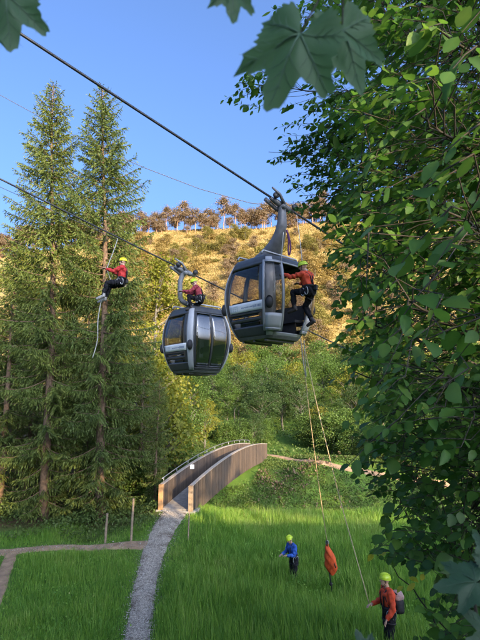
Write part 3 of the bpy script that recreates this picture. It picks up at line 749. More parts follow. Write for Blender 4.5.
def patch(k, u0, u1, z0, z1, off=0.0, th=.03, nu=8, nz=10, mb=None, skew=0.0, mi=0):
    mb = mb or MB(); us = np.linspace(u0, u1, nu); zs_ = np.linspace(z0, z1, nz)
    V = [cpt(k, u, z, o_) for o_ in (off, off-th) for z in zs_ for u in us]
    F = []; q = nu*nz
    for b_ in range(nz-1):
        for a_ in range(nu-1):
            i = b_*nu+a_; F += [[i, i+1, i+nu+1, i+nu], [q+i, q+i+nu, q+i+nu+1, q+i+1]]
    for a_ in range(nu-1):
        F += [[a_, q+a_, q+a_+1, a_+1]]; i = (nz-1)*nu+a_; F += [[i, i+1, q+i+1, q+i]]
    for b_ in range(nz-1):
        i = b_*nu; F += [[i, i+nu, q+i+nu, q+i]]; i = b_*nu+nu-1; F += [[i, q+i, q+i+nu, i+nu]]
    return mb.add(V, F, mi)

def frame_patch(k, u0, u1, z0, z1, fu, fz, off, th):
    mb = MB()
    patch(k, u0, u0+fu, z0, z1, off, th, 3, 12, mb); patch(k, u1-fu, u1, z0, z1, off, th, 3, 12, mb)
    patch(k, u0+fu, u1-fu, z0, z0+fz, off-.001, th-.002, 6, 3, mb); patch(k, u0+fu, u1-fu, z1-fz, z1, off-.001, th-.002, 6, 3, mb)
    return mb

def door_leaf(root, k, u0, u1, off, gl, full=False):
    if full:                                            # glazed to the bottom, narrow dark frame
        d = frame_patch(k, u0, u1, .10, 1.93, .035, .05, off, .045).build('door', M['cab_dark'], root, True)
        patch(k, u0+.035, u1-.035, .155, 1.88, off-.010, .012, 8, 14).build('pane', gl, d, True); return d
    d = frame_patch(k, u0, u1, .10, 1.93, .07, .07, off, .045).build('door', M['alu'], root, True)
    patch(k, u0+.07, u1-.07, .17, .52, off-.008, .02, 6, 5).build('door_panel', M['alu_light'], d, True)
    patch(k, u0+.07, u1-.07, .525, 1.86, off-.012, .012, 6, 10).build('pane', gl, d, True)
    return d

def cabin(name, loc, rz, label, open_door, end_glass, side_glass):
    root = tag(empty(name, loc, rz), label, 'cable car')
    # floor pan with ribs, closed from below
    mb = MB(); ring = [(k, u) for k in range(4) for u in np.linspace(-1, .8, 10)]
    def ringpts(z, s_=1.0, zz=None): return [cpt(k, u, z)*np.array([s_, s_, 0]) + np.array([0, 0, z if zz is None else zz]) for k, u in ring]
    rows = [ringpts(0, .55, -.10), ringpts(0, .93, -.07), ringpts(0, 1.0, -.01), ringpts(.07, 1.0), ringpts(.07, .2)]
    n = len(ring); i = np.arange(len(rows)-1)[:, None]*n; j = np.arange(n)[None]; j2 = (j+1) % n
    mb.add(np.concatenate(rows), np.stack([i+j, i+j2, i+n+j2, i+n+j], -1).reshape(-1, 4))
    mb.add(ringpts(0, .55, -.10), np.array([[0, q+1, q] for q in range(1, n-1)]))
    fl = mb.build('floor', M['cab_floor'], root)
    for y in (-.42, 0, .42): MB().box((0, y, -.10), (1.1, .07, .05)).build('floor_beam', M['hanger'], fl)
    # roof
    rows = [ringpts(CH-.10, 1.012), ringpts(CH, 1.02), ringpts(CH, .95, CH+.06), ringpts(CH, .75, CH+.11), ringpts(CH, .4, CH+.135), ringpts(CH, .02, CH+.14)]
    mb = MB().add(np.concatenate(rows), np.concatenate([np.stack([i_*n+j, i_*n+j2, i_*n+n+j2, i_*n+n+j], -1).reshape(-1, 4) for i_ in range(5)]))
    rf = mb.build('roof', M['cab_dark'], root, True)
    for y in (-.46, .46):
        MB().tube([(-.72, y, CH+.10), (-.66, y, CH+.19), (.66, y, CH+.19), (.72, y, CH+.10)], .025, 8).build('roof_rail', M['alu_light'], rf, True)
    # corner posts
    for k in range(4):
        patch(k, .84, 1.16, .0, CH-.02, .018, .05, 9, 16).build('corner_post', M['alu_light'], root, True)
    for k in (0, 2):                                   # end faces: low panel, slit windows, big window, sign band
        e = patch(k, -.835, .835, .0, .26, .008, .04, 9, 6).build('lower_panel', M['cab_dark'], root, True)
        mb = MB()
        for z0, z1 in ((.38, .46), (.56, .62), (1.86, CH-.01)): patch(k, -.835, .835, z0, z1, .006, .04, 9, 4, mb)
        for u0, u1 in ((-.835, -.76), (.60, .835)): patch(k, u0, u1, .26, 1.86, .0055, .038, 3, 12, mb)
        mb.build('window_frame', M['cab_dark'], root, True)
        patch(k, -.755, .595, .265, .375, -.004, .01, 8, 3).build('slit_window', end_glass, root, True)
        patch(k, -.755, .595, .465, .555, -.004, .01, 8, 3).build('slit_window', end_glass, root, True)
        patch(k, -.755, .595, .625, 1.855, -.004, .012, 10, 12).build('window', end_glass, root, True)
        if k == 2:
            sgn = patch(k, -.62, .80, .635, .865, .03, .02, 10, 4).build('sign_plate', M['white'], root, True)
            mb = MB()                                   # pale emblem grid at the far end, small blurred line of print beside it
            for a_ in range(4):
                for b_ in range(3): patch(k, -.56+a_*.085, -.56+a_*.085+.06, .68+b_*.05, .715+b_*.05, .033, .004, 2, 2, mb)
            mb.build('emblem', M['print_pale'], sgn)
            mb = MB(); gg = np.random.default_rng(2); u = -.10
            while u < .70:
                w_ = gg.uniform(.02, .05); hb = .012 if u < .35 else .03
                patch(k, u, u+w_, .735-hb + gg.uniform(0, .01), .745+hb, .033, .004, 2, 2, mb); u += w_+.018
            mb.build('lettering', M['print'], sgn)
    for k in (1, 3):                                   # door sides
        is_open = open_door and k == 3
        mb = MB(); patch(k, -.835, .835, 1.935, CH-.01, .006, .04, 9, 4, mb); patch(k, -.835, .835, .0, .095, .006, .04, 9, 4, mb)
        for u0, u1 in ((-.835, -.75), (.75, .835)): patch(k, u0, u1, .095, 1.935, .0055, .038, 3, 12, mb)
        mb.build('door_frame', M['cab_dark'] if not is_open else M['alu'], root, True)
        if is_open:
            door_leaf(root, k, -1.20, -.50, .11, side_glass); door_leaf(root, k, .52, 1.18, .11, side_glass)
        else:
            door_leaf(root, k, -.745, -.002, .012, side_glass, not open_door); door_leaf(root, k, .002, .745, .012, side_glass, not open_door)
    for sx in (-1, 1):                                 # benches
        mb = MB().box((sx*.56, 0, .47), (.36, 1.25, .07)); mb.box((sx*.50, 0, .26), (.06, 1.1, .36)); mb.box((sx*.76, 0, .74), (.06, 1.25, .42), (0, sx*-.12, 0))
        mb.build('bench', M['seat'], root)
    for sx, sy in ((-1, -1), (-1, 1), (1, -1), (1, 1)):
        c = cpt(3 if sy < 0 else 1, sx if sy < 0 else -sx, .80, .03)
        mb = MB().ellipsoid(c, (.10, .10, .17), 14, 11); mb.build('bumper', M['black'], root, True)
    return root
def lofted(path, sizes, normal_y=None, n=12, pw=3.5, side=(0, 1, 0)):
    """superelliptic section swept along a path; sizes = (width along side, depth)"""
    path = np.asarray(path, float); V = []
    T = np.gradient(path, axis=0); T /= np.linalg.norm(T, axis=1)[:, None]
    for p_, t_, (wd, dp) in zip(path, T, sizes):
        sd_ = np.array(side, float); sd_ -= t_*sd_.dot(t_); sd_ /= np.linalg.norm(sd_); nn = np.cross(t_, sd_)
        for a_ in np.arange(n)*2*math.pi/n:
            c, s_ = math.cos(a_), math.sin(a_); r_ = (abs(c)**pw+abs(s_)**pw)**(-1/pw)
            V.append(p_ + sd_*wd*.5*c*r_ + nn*dp*.5*s_*r_)
    m_ = len(path); i = np.arange(m_-1)[:, None]*n; j = np.arange(n)[None]; j2 = (j+1) % n
    mb = MB().add(V, np.stack([i+j, i+j2, i+n+j2, i+n+j], -1).reshape(-1, 4))
    mb.add(V[-n:], np.array([[0, q, q+1] for q in range(1, n-1)])); mb.add(V[:n], np.array([[0, q+1, q] for q in range(1, n-1)]))
    return mb
def smooth_path(pts, n=14):
    pts = np.asarray(pts, float); t_ = np.linspace(0, len(pts)-1, n); o_ = np.column_stack([np.interp(t_, range(len(pts)), pts[:, q]) for q in range(pts.shape[1])])
    for _ in range(3): o_[1:-1] = (o_[:-2]+2*o_[1:-1]+o_[2:])/4
    return o_
def grip_parts(root, g0, mat):
    """detachable grip: jaw clamped on the cable, spring lever, wheels; g0 in the cabin's local space, cable along local cd"""
    rzq = root.rotation_euler.z; c_, s_ = math.cos(-rzq), math.sin(-rzq)
    cd = np.array([CD[0]*c_-CD[1]*s_, CD[0]*s_+CD[1]*c_, CD[2]]); sdv = np.cross(cd, [0, 0, 1.]); sdv /= np.linalg.norm(sdv); up = np.cross(sdv, cd)
    mb = MB(); mb.tube([g0-cd*.42-up*.02, g0-cd*.2-up*.03, g0+cd*.2-up*.03, g0+cd*.42-up*.02], [.045, .085, .085, .045], 10)
    mb.tube([g0-sdv*.16-up*.10, g0+sdv*.16-up*.10], .075, 10)
    gr = mb.build('grip', mat, root, True)
    for q in (-.34, .34):
        for e_ in (.13,):
            c0 = g0 + cd*q + sdv*e_ + up*.05
            MB().tube([c0-sdv*.03, c0+sdv*.03], .085, 14).build('grip_wheel', M['black'], gr, True)
    MB().tube([g0+sdv*.12-up*.05, g0-cd*.25+sdv*.16+up*.12, g0-cd*.55+sdv*.18+up*.16], [.05, .04, .025], 8).build('grip_lever', mat, gr, True)
    MB().tube([g0-sdv*.1-up*.16-cd*.05, g0-sdv*.12-up*.05-cd*.5], [.055, .055], 10).build('spring_housing', mat, gr, True)
    return gr

def to_local(root, p):
    v = np.asarray(p, float) - np.array(root.location); c_, s_ = math.cos(-root.rotation_euler.z), math.sin(-root.rotation_euler.z)
    return np.array([v[0]*c_-v[1]*s_, v[0]*s_+v[1]*c_, v[2]])

C1 = P(268.5, 339, 13.1); YAW1 = R(43)
cab1 = cabin('ropeway_cabin', C1, YAW1, 'nearer grey ropeway cabin with its door standing open, right of the other', True, M['glass'], M['glass'])
g1 = to_local(cab1, GRIP1)
path = smooth_path([(0, 0, CH+.12), (g1[0]*.3, g1[1]*.3, CH+.30), (g1[0]*.75, g1[1]*.75, CH+.55), (g1[0]*.97, g1[1]*.97, CH+.9), (g1[0], g1[1]*1.0, g1[2]-.45), (g1[0], g1[1], g1[2]-.06)], 16)
wq = np.interp(np.linspace(0, 1, 16), [0, .12, .3, .5, .8, 1], [1.05, .80, .50, .32, .25, .21]); dq = np.interp(np.linspace(0, 1, 16), [0, .2, .5, 1], [.55, .40, .24, .18])
hg = lofted(path, list(zip(dq, wq)), side=(0, 1, 0)).build('hanger', M['hanger'], cab1, True)
grip_parts(cab1, g1, M['hanger'])

C2 = P(196, 371.5, 16.6); YAW2 = R(40)
cab2 = cabin('ropeway_cabin', C2, YAW2, 'lower left ropeway cabin with closed door and sky mirrored in its glass', False, M['glass'], M['glass_mirror'])
g2 = to_local(cab2, GRIP2)
top2 = CH+.12; hp = P(180, 300, 16.4); hl = to_local(cab2, hp); hu = to_local(cab2, P(180, 280, 16.4)); hb = to_local(cab2, P(185, 307, 16.4))
path = smooth_path([(.15, 0, top2), (-.12, 0, top2+.03), hb*[1, 1, 0]+[0, 0, top2+.10], hl, (hl+hu)/2, hu, hu + (g2-hu)*.8 - [0, 0, .02], g2-[0, 0, .08]], 22)
path2 = path
hg = lofted(path, [(.20, .16)]*22, side=(.6, .8, 0)).build('hanger', M['hanger_pale'], cab2, True)
grip_parts(cab2, g2, M['hanger_pale'])

# ------------------------------------------------------------------ people
M['skin'] = surf('skin', (.50, .30, .21), .55, 0, .1, 20)
M['red'] = surf('red_jacket', (.50, .028, .025), .75, 0, .2, 14, .3, 60)
M['orange_red'] = surf('orange_red_jacket', (.62, .062, .018), .75, 0, .2, 14, .3, 60)
M['maroon'] = surf('maroon_shirt', (.26, .03, .045), .8, 0, .2, 14, .3, 60)
M['blue'] = surf('blue_jacket', (.018, .085, .38), .75, 0, .2, 14, .3, 60)
M['trousers'] = surf('dark_trousers', (.014, .014, .018), .9, 0, .3, 14, .3, 60, spec=.15)
M['boots'] = surf('boots', (.05, .042, .038), .7, 0, .3, 20)
M['boots_grey'] = surf('grey_boots', (.28, .27, .26), .7, 0, .3, 20)
M['strap'] = surf('black_webbing', (.018, .018, .02), .8, 0, .2, 40)
M['helmet'] = surf('yellow_green_helmet', (.50, .66, .03), .35, 0, .06, 8)
M['helmet_y'] = surf('yellow_helmet', (.72, .66, .02), .35, 0, .06, 8)
M['eye'] = surf('eye', (.03, .02, .015), .3)
M['lip'] = surf('lip', (.36, .13, .11), .5)
M['hair'] = surf('dark_hair', (.05, .035, .025), .8, 0, .3, 60)

def unit(v): v = np.asarray(v, float); return v/np.linalg.norm(v)
def person(loc, rz, label, jacket, spine=(0, .05, 1), head_f=(0, 1, -.1), arms=None, legs=None, sc=1.0, helmet='helmet', boots='boots', harness=True, lower_sleeve='jacket', twist=0):
    """local frame: faces +Y, right hand on +X; pelvis centre at the origin. arms/legs = [left, right] with (upper dir, lower dir)"""
    root = tag(empty('person', loc, rz, sc), label, 'person')
    sp = unit(spine); lt = np.array([math.cos(twist), math.sin(twist), 0.]); lt = unit(lt - sp*lt.dot(sp)); fw = np.cross(sp, lt) * 1.0
    cones = []; 
    def cone(p0, r0, p1, r1, lab): cones.append((np.asarray(p0, float), r0, np.asarray(p1, float), r1, lab))
    hip = np.zeros(3); waist = sp*.16; chest = sp*.36; neck = sp*.50; 
    headc = neck + unit(sp*.8 + unit(head_f)*.25)*.165
    for s_ in (-1, 1):
        cone(hip + np.array([s_*.075, 0, 0]), .112, waist+lt*s_*.055, .10, 'trousers')
        cone(waist+lt*s_*.055+sp*.02, .105, chest+lt*s_*.075+fw*.01, .118, 'jacket')
        cone(chest+lt*s_*.075, .116, neck+lt*s_*.10-sp*.045, .07, 'jacket')
        cone(neck+lt*s_*.03-sp*.03, .062, neck+lt*s_*.185-sp*.06, .062, 'jacket')
    cone(waist, .10, chest, .12, 'jacket')
    cone(neck-sp*.04, .056, headc-unit(head_f)*.01-sp*.03, .052, 'skin')
    hf = unit(head_f); hr = unit(np.cross(hf, sp)); hu = np.cross(hr, hf)
    blobs = [(headc+hu*.025-hf*.008, (.074, .094, .098), 'skin'), (headc-hu*.055+hf*.030, (.054, .060, .062), 'skin'), (headc-hu*.02+hf*.05, (.05, .045, .06), 'skin')]
    cone(headc+hf*.088+hu*.022, .012, headc+hf*.112-hu*.018, .017, 'skin')            # nose
    cone(headc+hf*.070-hu*.072, .018, headc+hf*.078-hu*.080, .016, 'skin')            # chin
    for s_ in (-1, 1): blobs.append((headc+hr*s_*.078-hf*.005-hu*.005, (.012, .022, .034), 'skin'))
    wr = []
    arms = arms or [((-.2, .1, -1), (0, .5, -1)), ((.2, .1, -1), (0, .5, -1))]
    for s_, (ua, fa) in zip((-1, 1), arms):
        sh_ = neck+lt*s_*.19-sp*.06; ua, fa = unit(ua), unit(fa); el = sh_+ua*.29; w_ = el+fa*.25
        cone(sh_, .064, sh_+ua*.14, .058, 'jacket'); cone(sh_+ua*.14, .058, el, .046, 'jacket'); cone(el, .047, el+fa*.09, .047, 'jacket'); cone(el+fa*.09, .046, w_-fa*.01, .033, 'jacket'); cone(w_-fa*.03, .027, w_+fa*.02, .026, 'skin')
        # palm, four fingers of different lengths, thumb
        pn_ = unit(np.cross(fa, np.array([0.3, .2, 1.]))); ps = np.cross(fa, pn_)
        for q in (-.026, 0, .026): cone(w_+fa*.015+pn_*q*.8, .019, w_+fa*.085+pn_*q, .015, 'skin')
        for q, ln in zip((-.036, -.012, .012, .036), (.062, .076, .082, .070)):
            b0 = w_+fa*.088+pn_*q; b1 = b0+unit(fa+ps*.35+pn_*q*3)*ln*.5; b2 = b1+unit(fa*.6+ps*.8+pn_*q*2)*ln*.5
            cone(b0, .0105, b1, .0095, 'skin'); cone(b1, .0095, b2, .0085, 'skin')
        t0 = w_+fa*.03-pn_*.038; t1 = t0+unit(fa*.6-pn_*.8+ps*.3)*.042; cone(t0, .014, t1, .0115, 'skin'); cone(t1, .0115, t1+unit(fa+ps*.5-pn_*.2)*.03, .0095, 'skin')
        wr.append(w_+fa*.07)
    for s_, (tdv, sdv, *ft) in zip((-1, 1), legs):
        h0 = np.array([s_*.095, 0, -.03]); tdv, sdv = unit(tdv), unit(sdv); kn = h0+tdv*.42; an = kn+sdv*.41; fd = unit(ft[0] if ft else (0, 1, -.1))
        cone(h0, .100, h0+tdv*.2, .082, 'trousers'); cone(h0+tdv*.2, .082, kn, .062, 'trousers'); cone(kn, .061, kn+sdv*.12, .064, 'trousers'); cone(kn+sdv*.12, .064, an-sdv*.02, .048, 'trousers')
        bo = 'boot' if s_ < 0 else 'boot_'
        cone(an-sdv*.06, .050, an+sdv*.05-fd*.03, .050, bo); cone(an+sdv*.055-fd*.035, .046, an+sdv*.06+fd*.10, .045, bo); cone(an+sdv*.06+fd*.10, .045, an+sdv*.07+fd*.18, .036, bo)
    mb = MB()
    for p0, r0, p1, r1, lab in cones:
        mb.ellipsoid(p0, (r0,)*3, 12, 9); mb.ellipsoid(p1, (r1,)*3, 12, 9); mb.tube([p0, p1], [r0*.985, r1*.985], 12)
    Rm = np.column_stack([hr, hf, hu])
    for c, r_, lab in blobs: mb.ellipsoid(c, r_, 16, 11, rot=Rm)
    tmp = mb.build('tmp', []); md = tmp.modifiers.new('r', 'REMESH'); md.mode = 'VOXEL'; md.voxel_size = .0078
    sm = tmp.modifiers.new('s', 'SMOOTH'); sm.factor = .4; sm.iterations = 2
    dg = bpy.context.evaluated_depsgraph_get(); me = bpy.data.meshes.new_from_object(tmp.evaluated_get(dg))
    bpy.data.objects.remove(tmp)
    nv = len(me.vertices); V = np.empty(nv*3); me.vertices.foreach_get('co', V); V = V.reshape(-1, 3)
    Nn = np.empty(nv*3); me.vertices.foreach_get('normal', Nn); Nn = Nn.reshape(-1, 3)
    best = np.full(nv, 9.); lab_i = np.zeros(nv, int); names = ['skin', 'jacket', 'trousers', 'boot', 'boot_']
    for p0, r0, p1, r1, lab in cones:
        dv = p1-p0; L2 = dv.dot(dv)+1e-9; h_ = np.clip((V-p0)@dv/L2, 0, 1); d_ = np.linalg.norm(V-p0-h_[:, None]*dv, axis=1)-(r0+(r1-r0)*h_)
        mk = d_ < best; best[mk] = d_[mk]; lab_i[mk] = names.index(lab)
    for c, r_, lab in blobs:
        d_ = (np.linalg.norm(((V-c)@Rm)/np.array(r_), axis=1)-1)*min(r_)
        mk = d_ < best; best[mk] = d_[mk]; lab_i[mk] = 0
    me.name = 'body'; me.materials.clear(); me.materials.append(M['skin'])
    me.polygons.foreach_set('use_smooth', np.ones(len(me.polygons), bool))
    body = bpy.data.objects.new('body', me); COL.objects.link(body); body.parent = root
    Fq = [np.array(p_.vertices[:]) for p_ in me.polygons]
    sz = np.array([len(f) for f in Fq]); Fq = np.array([f for f in Fq if len(f) == 4])
    fl_ = lab_i[Fq]
    wob = .007*np.sin(V[:, 2]*38+V[:, 0]*27+2.2*np.sin(V[:, 1]*19)) + .005*np.sin(V[:, 1]*45-V[:, 2]*23+2*np.sin(V[:, 0]*25)) + .003
    for li, nm, mat, th in ((1, 'jacket', M[jacket], .012), (2, 'trousers', M['trousers'], .010), (3, 'boot', M[boots], .006), (4, 'boot', M[boots], .006)):
        sel = (fl_ == li).sum(1) >= 2; f = Fq[sel]; used, inv = np.unique(f, return_inverse=True)
        o_ = MB().add(V[used]+Nn[used]*(th+wob[used]*(1 if li < 3 else 0))[:, None], inv.reshape(-1, 4)).build(nm, mat, root, True)
    # face and helmet
    for s_ in (-1, 1): MB().ellipsoid(headc+hf*.083+hr*s_*.031+hu*.026, (.011, .008, .008), 8, 7, rot=Rm).build('eye', M['eye'], root, True)
    MB().ellipsoid(headc+hf*.090-hu*.050, (.022, .008, .006), 8, 7, rot=Rm).build('mouth', M['lip'], root, True)
    MB().ellipsoid(headc-hf*.02+hu*.0, (.080, .088, .10), 14, 9, rot=Rm, vmin=-.35).build('hair', M['hair'], root, True) if False else None
    hc = headc+hu*.045-hf*.005
    mb = MB().ellipsoid(hc, (.108, .132, .105), 24, 9, rot=Rm, vmin=-.12)
    for q in (-.045, 0, .045):
        a_ = np.linspace(-.9, 1.0, 9); mb.tube([hc+hr*q*(1.0)+hf*math.sin(v)*.128+hu*(math.cos(v)*.109-abs(q)*.10) for v in a_], .008, 5)
    he = mb.build('helmet', M[helmet], root, True)
    a_ = np.linspace(0, 2*math.pi, 25); MB().tube([hc+hr*math.cos(v)*.109+hf*(math.sin(v)*.134)-hu*.013 for v in a_], .007, 6).build('rim', M[helmet], he, True)
    MB().tube([hc+hr*.085+hf*.01-hu*.01, headc+hr*.068+hf*.035-hu*.06, headc+hf*.05-hu*.118, headc-hr*.068+hf*.035-hu*.06, hc-hr*.085+hf*.01-hu*.01], .006, 5).build('chin_strap', M['strap'], he, True)
    if harness:
        mb = MB(); a_ = np.linspace(0, 2*math.pi, 29)
        mb.tube([waist-sp*.04+lt*math.cos(v)*.178+fw*math.sin(v)*.128 for v in a_], .020, 6)
        for s_, lg in zip((-1, 1), legs):
            td = unit(lg[0]); c = np.array([s_*.095, 0, -.03])+td*.15; e1 = unit(np.cross(td, [0.1, .9, .2])); e2 = np.cross(td, e1)
            MB().tube([c+e1*math.cos(v)*.104+e2*math.sin(v)*.104 for v in a_], .017, 6).build('leg_loop', M['strap'], root, True)
        for s_ in (-1, 1):
            mb.tube([waist-sp*.04+lt*s_*.07+fw*.138, chest+lt*s_*.085+fw*.142, neck+lt*s_*.10+fw*.075-sp*.02, neck+lt*s_*.10+sp*.030, neck+lt*s_*.10-fw*.075-sp*.03, chest+lt*s_*.05-fw*.135, waist-sp*.04-fw*.138], .016, 6)
        mb.build('harness', M['strap'], root, True)
        for q_, mt in ((2.6, 'steel'), (3.5, 'steel'), (-.35, 'rope_orange')):
            c = waist-sp*.06+lt*math.cos(q_)*.192+fw*math.sin(q_)*.14
            MB().tube([c + lt*.01*math.sin(v*2) + fw*math.cos(v)*.045 + np.array([0, 0, -.11+.10*math.sin(v)]) for v in np.linspace(0, 6.283, 17)], .011 if mt == 'steel' else .020, 6).build('gear_loop', M[mt], root, True)
        MB().box(waist-sp*.10-fw*.15+lt*.08, (.11, .07, .13), (.1, 0, .2)).build('pouch', M['strap'], root)
    to_w = lambda p_: np.array(root.location) + sc*np.array(Matrix.Rotation(rz, 3, 'Z')) @ np.asarray(p_)
    return root, dict(hands=[to_w(h_) for h_ in wr], waist=to_w(waist+fw*.13), back=to_w(chest-fw*.2), chest=to_w(chest+fw*.12), headc=to_w(headc), w=to_w, sp=sp, fw=fw)

def rope(pts, r, mat, label, n=20):
    p_ = smooth_path(pts, n) if len(pts) > 2 else np.array(pts, float)
    return tag(MB().tube(p_, r, 6).build('rope', M[mat], smooth=True), label, 'rope')

# rescuer at the open door of the near cabin
pd, ps_ = person(P(309.5, 291, 12.25), R(46), 'rescuer in red jacket and green helmet leaning into the open cabin door', 'orange_red', spine=(-.10, .12, 1), head_f=(-.35, 1, -.2),
    arms=[((-.5, .7, -.25), (.1, .9, .45)), ((.45, .55, -.75), (-.35, .9, .2))],
    legs=[((-.15, 1, .10), (.05, -.05, -1), (-.1, 1, -.2)), ((.14, .62, -.8), (.05, -.45, -.9), (0, 1, -.35))], sc=1.0)
hk1 = GRIP1 + CD*.55
rope([hk1-[0, 0, .03], (hk1+ps_['waist'])/2+[.02, 0, -.02], ps_['waist']], .011, 'rope_white', 'short pale rope from the upper cable to the red rescuer at the door')
# rescuer crouching on the far cabin's roof
person(P(200.5, 299.5, 16.25), R(85), 'crouching rescuer in maroon shirt on the lower cabin roof', 'maroon', spine=(0, .30, 1), head_f=(0, 1, -.35), 
    arms=[((-.25, .75, -.6), (.1, 1, .05)), ((.25, .75, -.5), (-.1, 1, .25))],
    legs=[((-.18, 1, .30), (0, -.22, -1), (0, 1, -.05)), ((.25, .55, -.45), (0, -.65, -.62), (0, 1, -.1))], sc=.95)
# climber hanging on the rope in front of the spruces
pc_, pcd = person(P(121.5, 282, 14.8), R(88), 'climber in red jacket and yellow helmet sitting in a rope before the spruces', 'red', spine=(0, -.10, 1), head_f=(0, 1, .05),
    arms=[((-.10, .85, -.45), (.15, .95, .35)), ((.1, .9, -.30), (-.1, .9, .45))],
    legs=[((-.12, 1, -.05), (0, .28, -1), (0, 1, -.35)), ((.12, 1, -.22), (0, .42, -1), (0, 1, -.35))], sc=.96, helmet='helmet_y', boots='boots_grey')
hand = (pcd['hands'][0]+pcd['hands'][1])/2
rope([HOOK3, HOOK3*.6+hand*.4+[.02, 0, 0], hand, pcd['w']((0, .32, .0))], .013, 'rope_white', 'pale rope running from the lower cable to the climber')
rope([pcd['w']((.02, .34, -.02)), P(105, 290, 14.75), P(100, 305, 14.8), P(97.5, 322, 14.8), P(98, 338, 14.8), P(95.5, 349, 14.8), P(92.5, 358, 14.8)], .016, 'rope_white', 'loose pale rope tail hanging below the climber', 26)
# meadow: blue rescuer
gx, gy = 1.92, 18.3
person((gx, gy, float(H(gx, gy))+.88), R(118), 'rescuer in blue jacket and yellow-green helmet standing in the meadow grass', 'blue', spine=(.02, .16, 1), head_f=(0, 1, -.55),
    arms=[((-.25, .30, -.9), (.35, .95, .05)), ((.25, .30, -.9), (-.35, .9, -.1))],
    legs=[((-.10, .12, -1), (0, -.10, -1)), ((.12, .05, -1), (0, -.14, -1))], sc=1.0)
# meadow: orange rescuer with pack
gx, gy = 3.44, 12.05
po, pod = person((gx, gy, float(H(gx, gy))+.91), R(97), 'rescuer in orange-red jacket with black harness, looking up at lower right', 'orange_red', spine=(0, .02, 1), head_f=(-.1, 1, .12),
    arms=[((-.22, -.02, -1), (.12, .55, -.85)), ((.2, .2, -1), (-.2, .95, -.2))],
    legs=[((-.08, .10, -1), (0, -.08, -1)), ((.1, .0, -1), (0, -.10, -1))], sc=1.04)
M['pack'] = surf('black_pack_fabric', (.022, .022, .025), .8, 0, .3, 18, .3, 60)
M['pink_bag'] = surf('faded_pink_bag', (.42, .27, .25), .85, 0, .35, 16, .4, 30)
def soft_bag(mb, c, size, rz_=0, n=3.2, nu=20, nv=13, seed=0, sag=.12):
    V = []; 
    for t_ in np.linspace(-math.pi/2, math.pi/2, nv):
        for p_ in np.arange(nu)*2*math.pi/nu:
            f = lambda a_, e: np.sign(a_)*abs(a_)**(2/e)
            x, y, z = f(math.cos(t_), n)*f(math.cos(p_), n), f(math.cos(t_), n)*f(math.sin(p_), n), f(math.sin(t_), n)
            k_ = 1+.05*math.sin(3*p_+4*z+seed)+sag*(-z)*.5
            V.append((x*size[0]*.5*k_, y*size[1]*.5*k_, z*size[2]*.5))
    V = np.array(V) @ np.array(Matrix.Rotation(rz_, 3, 'Z')).T + c
    i = np.arange(nv-1)[:, None]*nu; j = np.arange(nu)[None]; j2 = (j+1) % nu
    return mb.add(V, np.stack([i+j, i+j2, i+nu+j2, i+nu+j], -1).reshape(-1, 4))
bk = tag(empty('backpack', pod['back']), 'black backpack with a faded pink bundle on top, worn by the orange rescuer', 'backpack')
c0 = pod['w']((0, -.22, .14)); pchild(soft_bag(MB(), c0, (.24, .32, .36), R(7), seed=1), 'pack_body', M['pack'], bk, True)
pchild(soft_bag(MB(), pod['w']((0, -.22, .33)), (.27, .29, .22), R(7), n=2.4, seed=4), 'bundle', M['pink_bag'], bk, True)
pchild(MB().tube([pod['w']((-.13, -.15, .40)), pod['w']((-.12, .0, .50)), pod['w']((-.13, .13, .36)), pod['w']((-.15, .02, .08)), pod['w']((-.13, -.14, .06))], .017, 6), 'shoulder_strap', M['strap'], bk, True)

# ------------------------------------------------------------------ hanging rescue bag and ropes under the near cabin
M['bag_orange'] = surf('orange_rescue_cloth', (.60, .085, .02), .7, 0, .25, 7, .4, 25)
bt = P(327, 541, 15.6); bb_ = P(331.5, 592, 15.75)
rb = tag(empty('rescue_bag', bb_), 'orange rescue sling bag hanging on a rope above the meadow', 'bag')
bv = bb_-bt; tl_ = np.linspace(0, 1, 20); Vb = []
ctr = []; wd = []; dp = []
for t_ in tl_:
    ctr.append(bt + bv*(.04+t_*.60) + np.array([.085*math.sin(t_*math.pi*.55)**2 - .01, 0, 0]))
    wd.append(.09 + .30*math.sin(min(1, t_*1.25)**1.35*math.pi*.60)*(1 if t_ < .86 else (1-t_)/.14*.7+.3)); dp.append(.04+.24*math.sin(t_**.9*math.pi*.86))
mbb = lofted(ctr, list(zip(wd, dp)), n=18, pw=2.4, side=(1, 0, 0))
V_ = mbb.V[0]; V_ += (np.sin(V_[:, [2]]*23+V_[:, [0]]*31)*.014)
pchild(mbb, 'sling_cloth', M['bag_orange'], rb, True)
pchild(MB().tube(smooth_path([bt, bt+bv*.25+[-.035, -.05, 0], bt+bv*.55+[-.02, -.07, 0], bt+bv*.8, bt+bv*.9+[.03, 0, 0], bb_], 22), [.030]*8+[.022]*14, 6), 'black_strap', M['strap'], rb, True)
pchild(MB().ellipsoid(bt+bv*.84, (.06, .05, .06), 10, 7), 'buckle', M['strap'], rb, True)
pchild(MB().tube([bt+bv*.03+np.array([math.cos(a_)*.045, 0, math.sin(a_)*.075]) for a_ in np.linspace(0, 6.283, 17)], .011, 6), 'carabiner', M['steel'], rb, True)
pchild(MB().tube(smooth_path([bt+bv*.06, bt+bv*.3+[.10, -.10, 0], bt+bv*.5+[.19, -.11, 0]], 10), .02, 6), 'side_strap', M['strap'], rb, True)
r0 = P(301.5, 343, 12.9)
rope([r0, P(309, 410, 13.6), P(318, 480, 14.6), bt], .0125, 'rope_orange', 'rope from the open cabin down to the hanging orange bag', 30)
rope([P(303.5, 343, 12.85), P(318, 410, 12.5), P(340, 500, 12.0), pod['hands'][1]], .0115, 'rope_orange', 'long rope slanting from the open cabin down to the orange rescuer', 30)
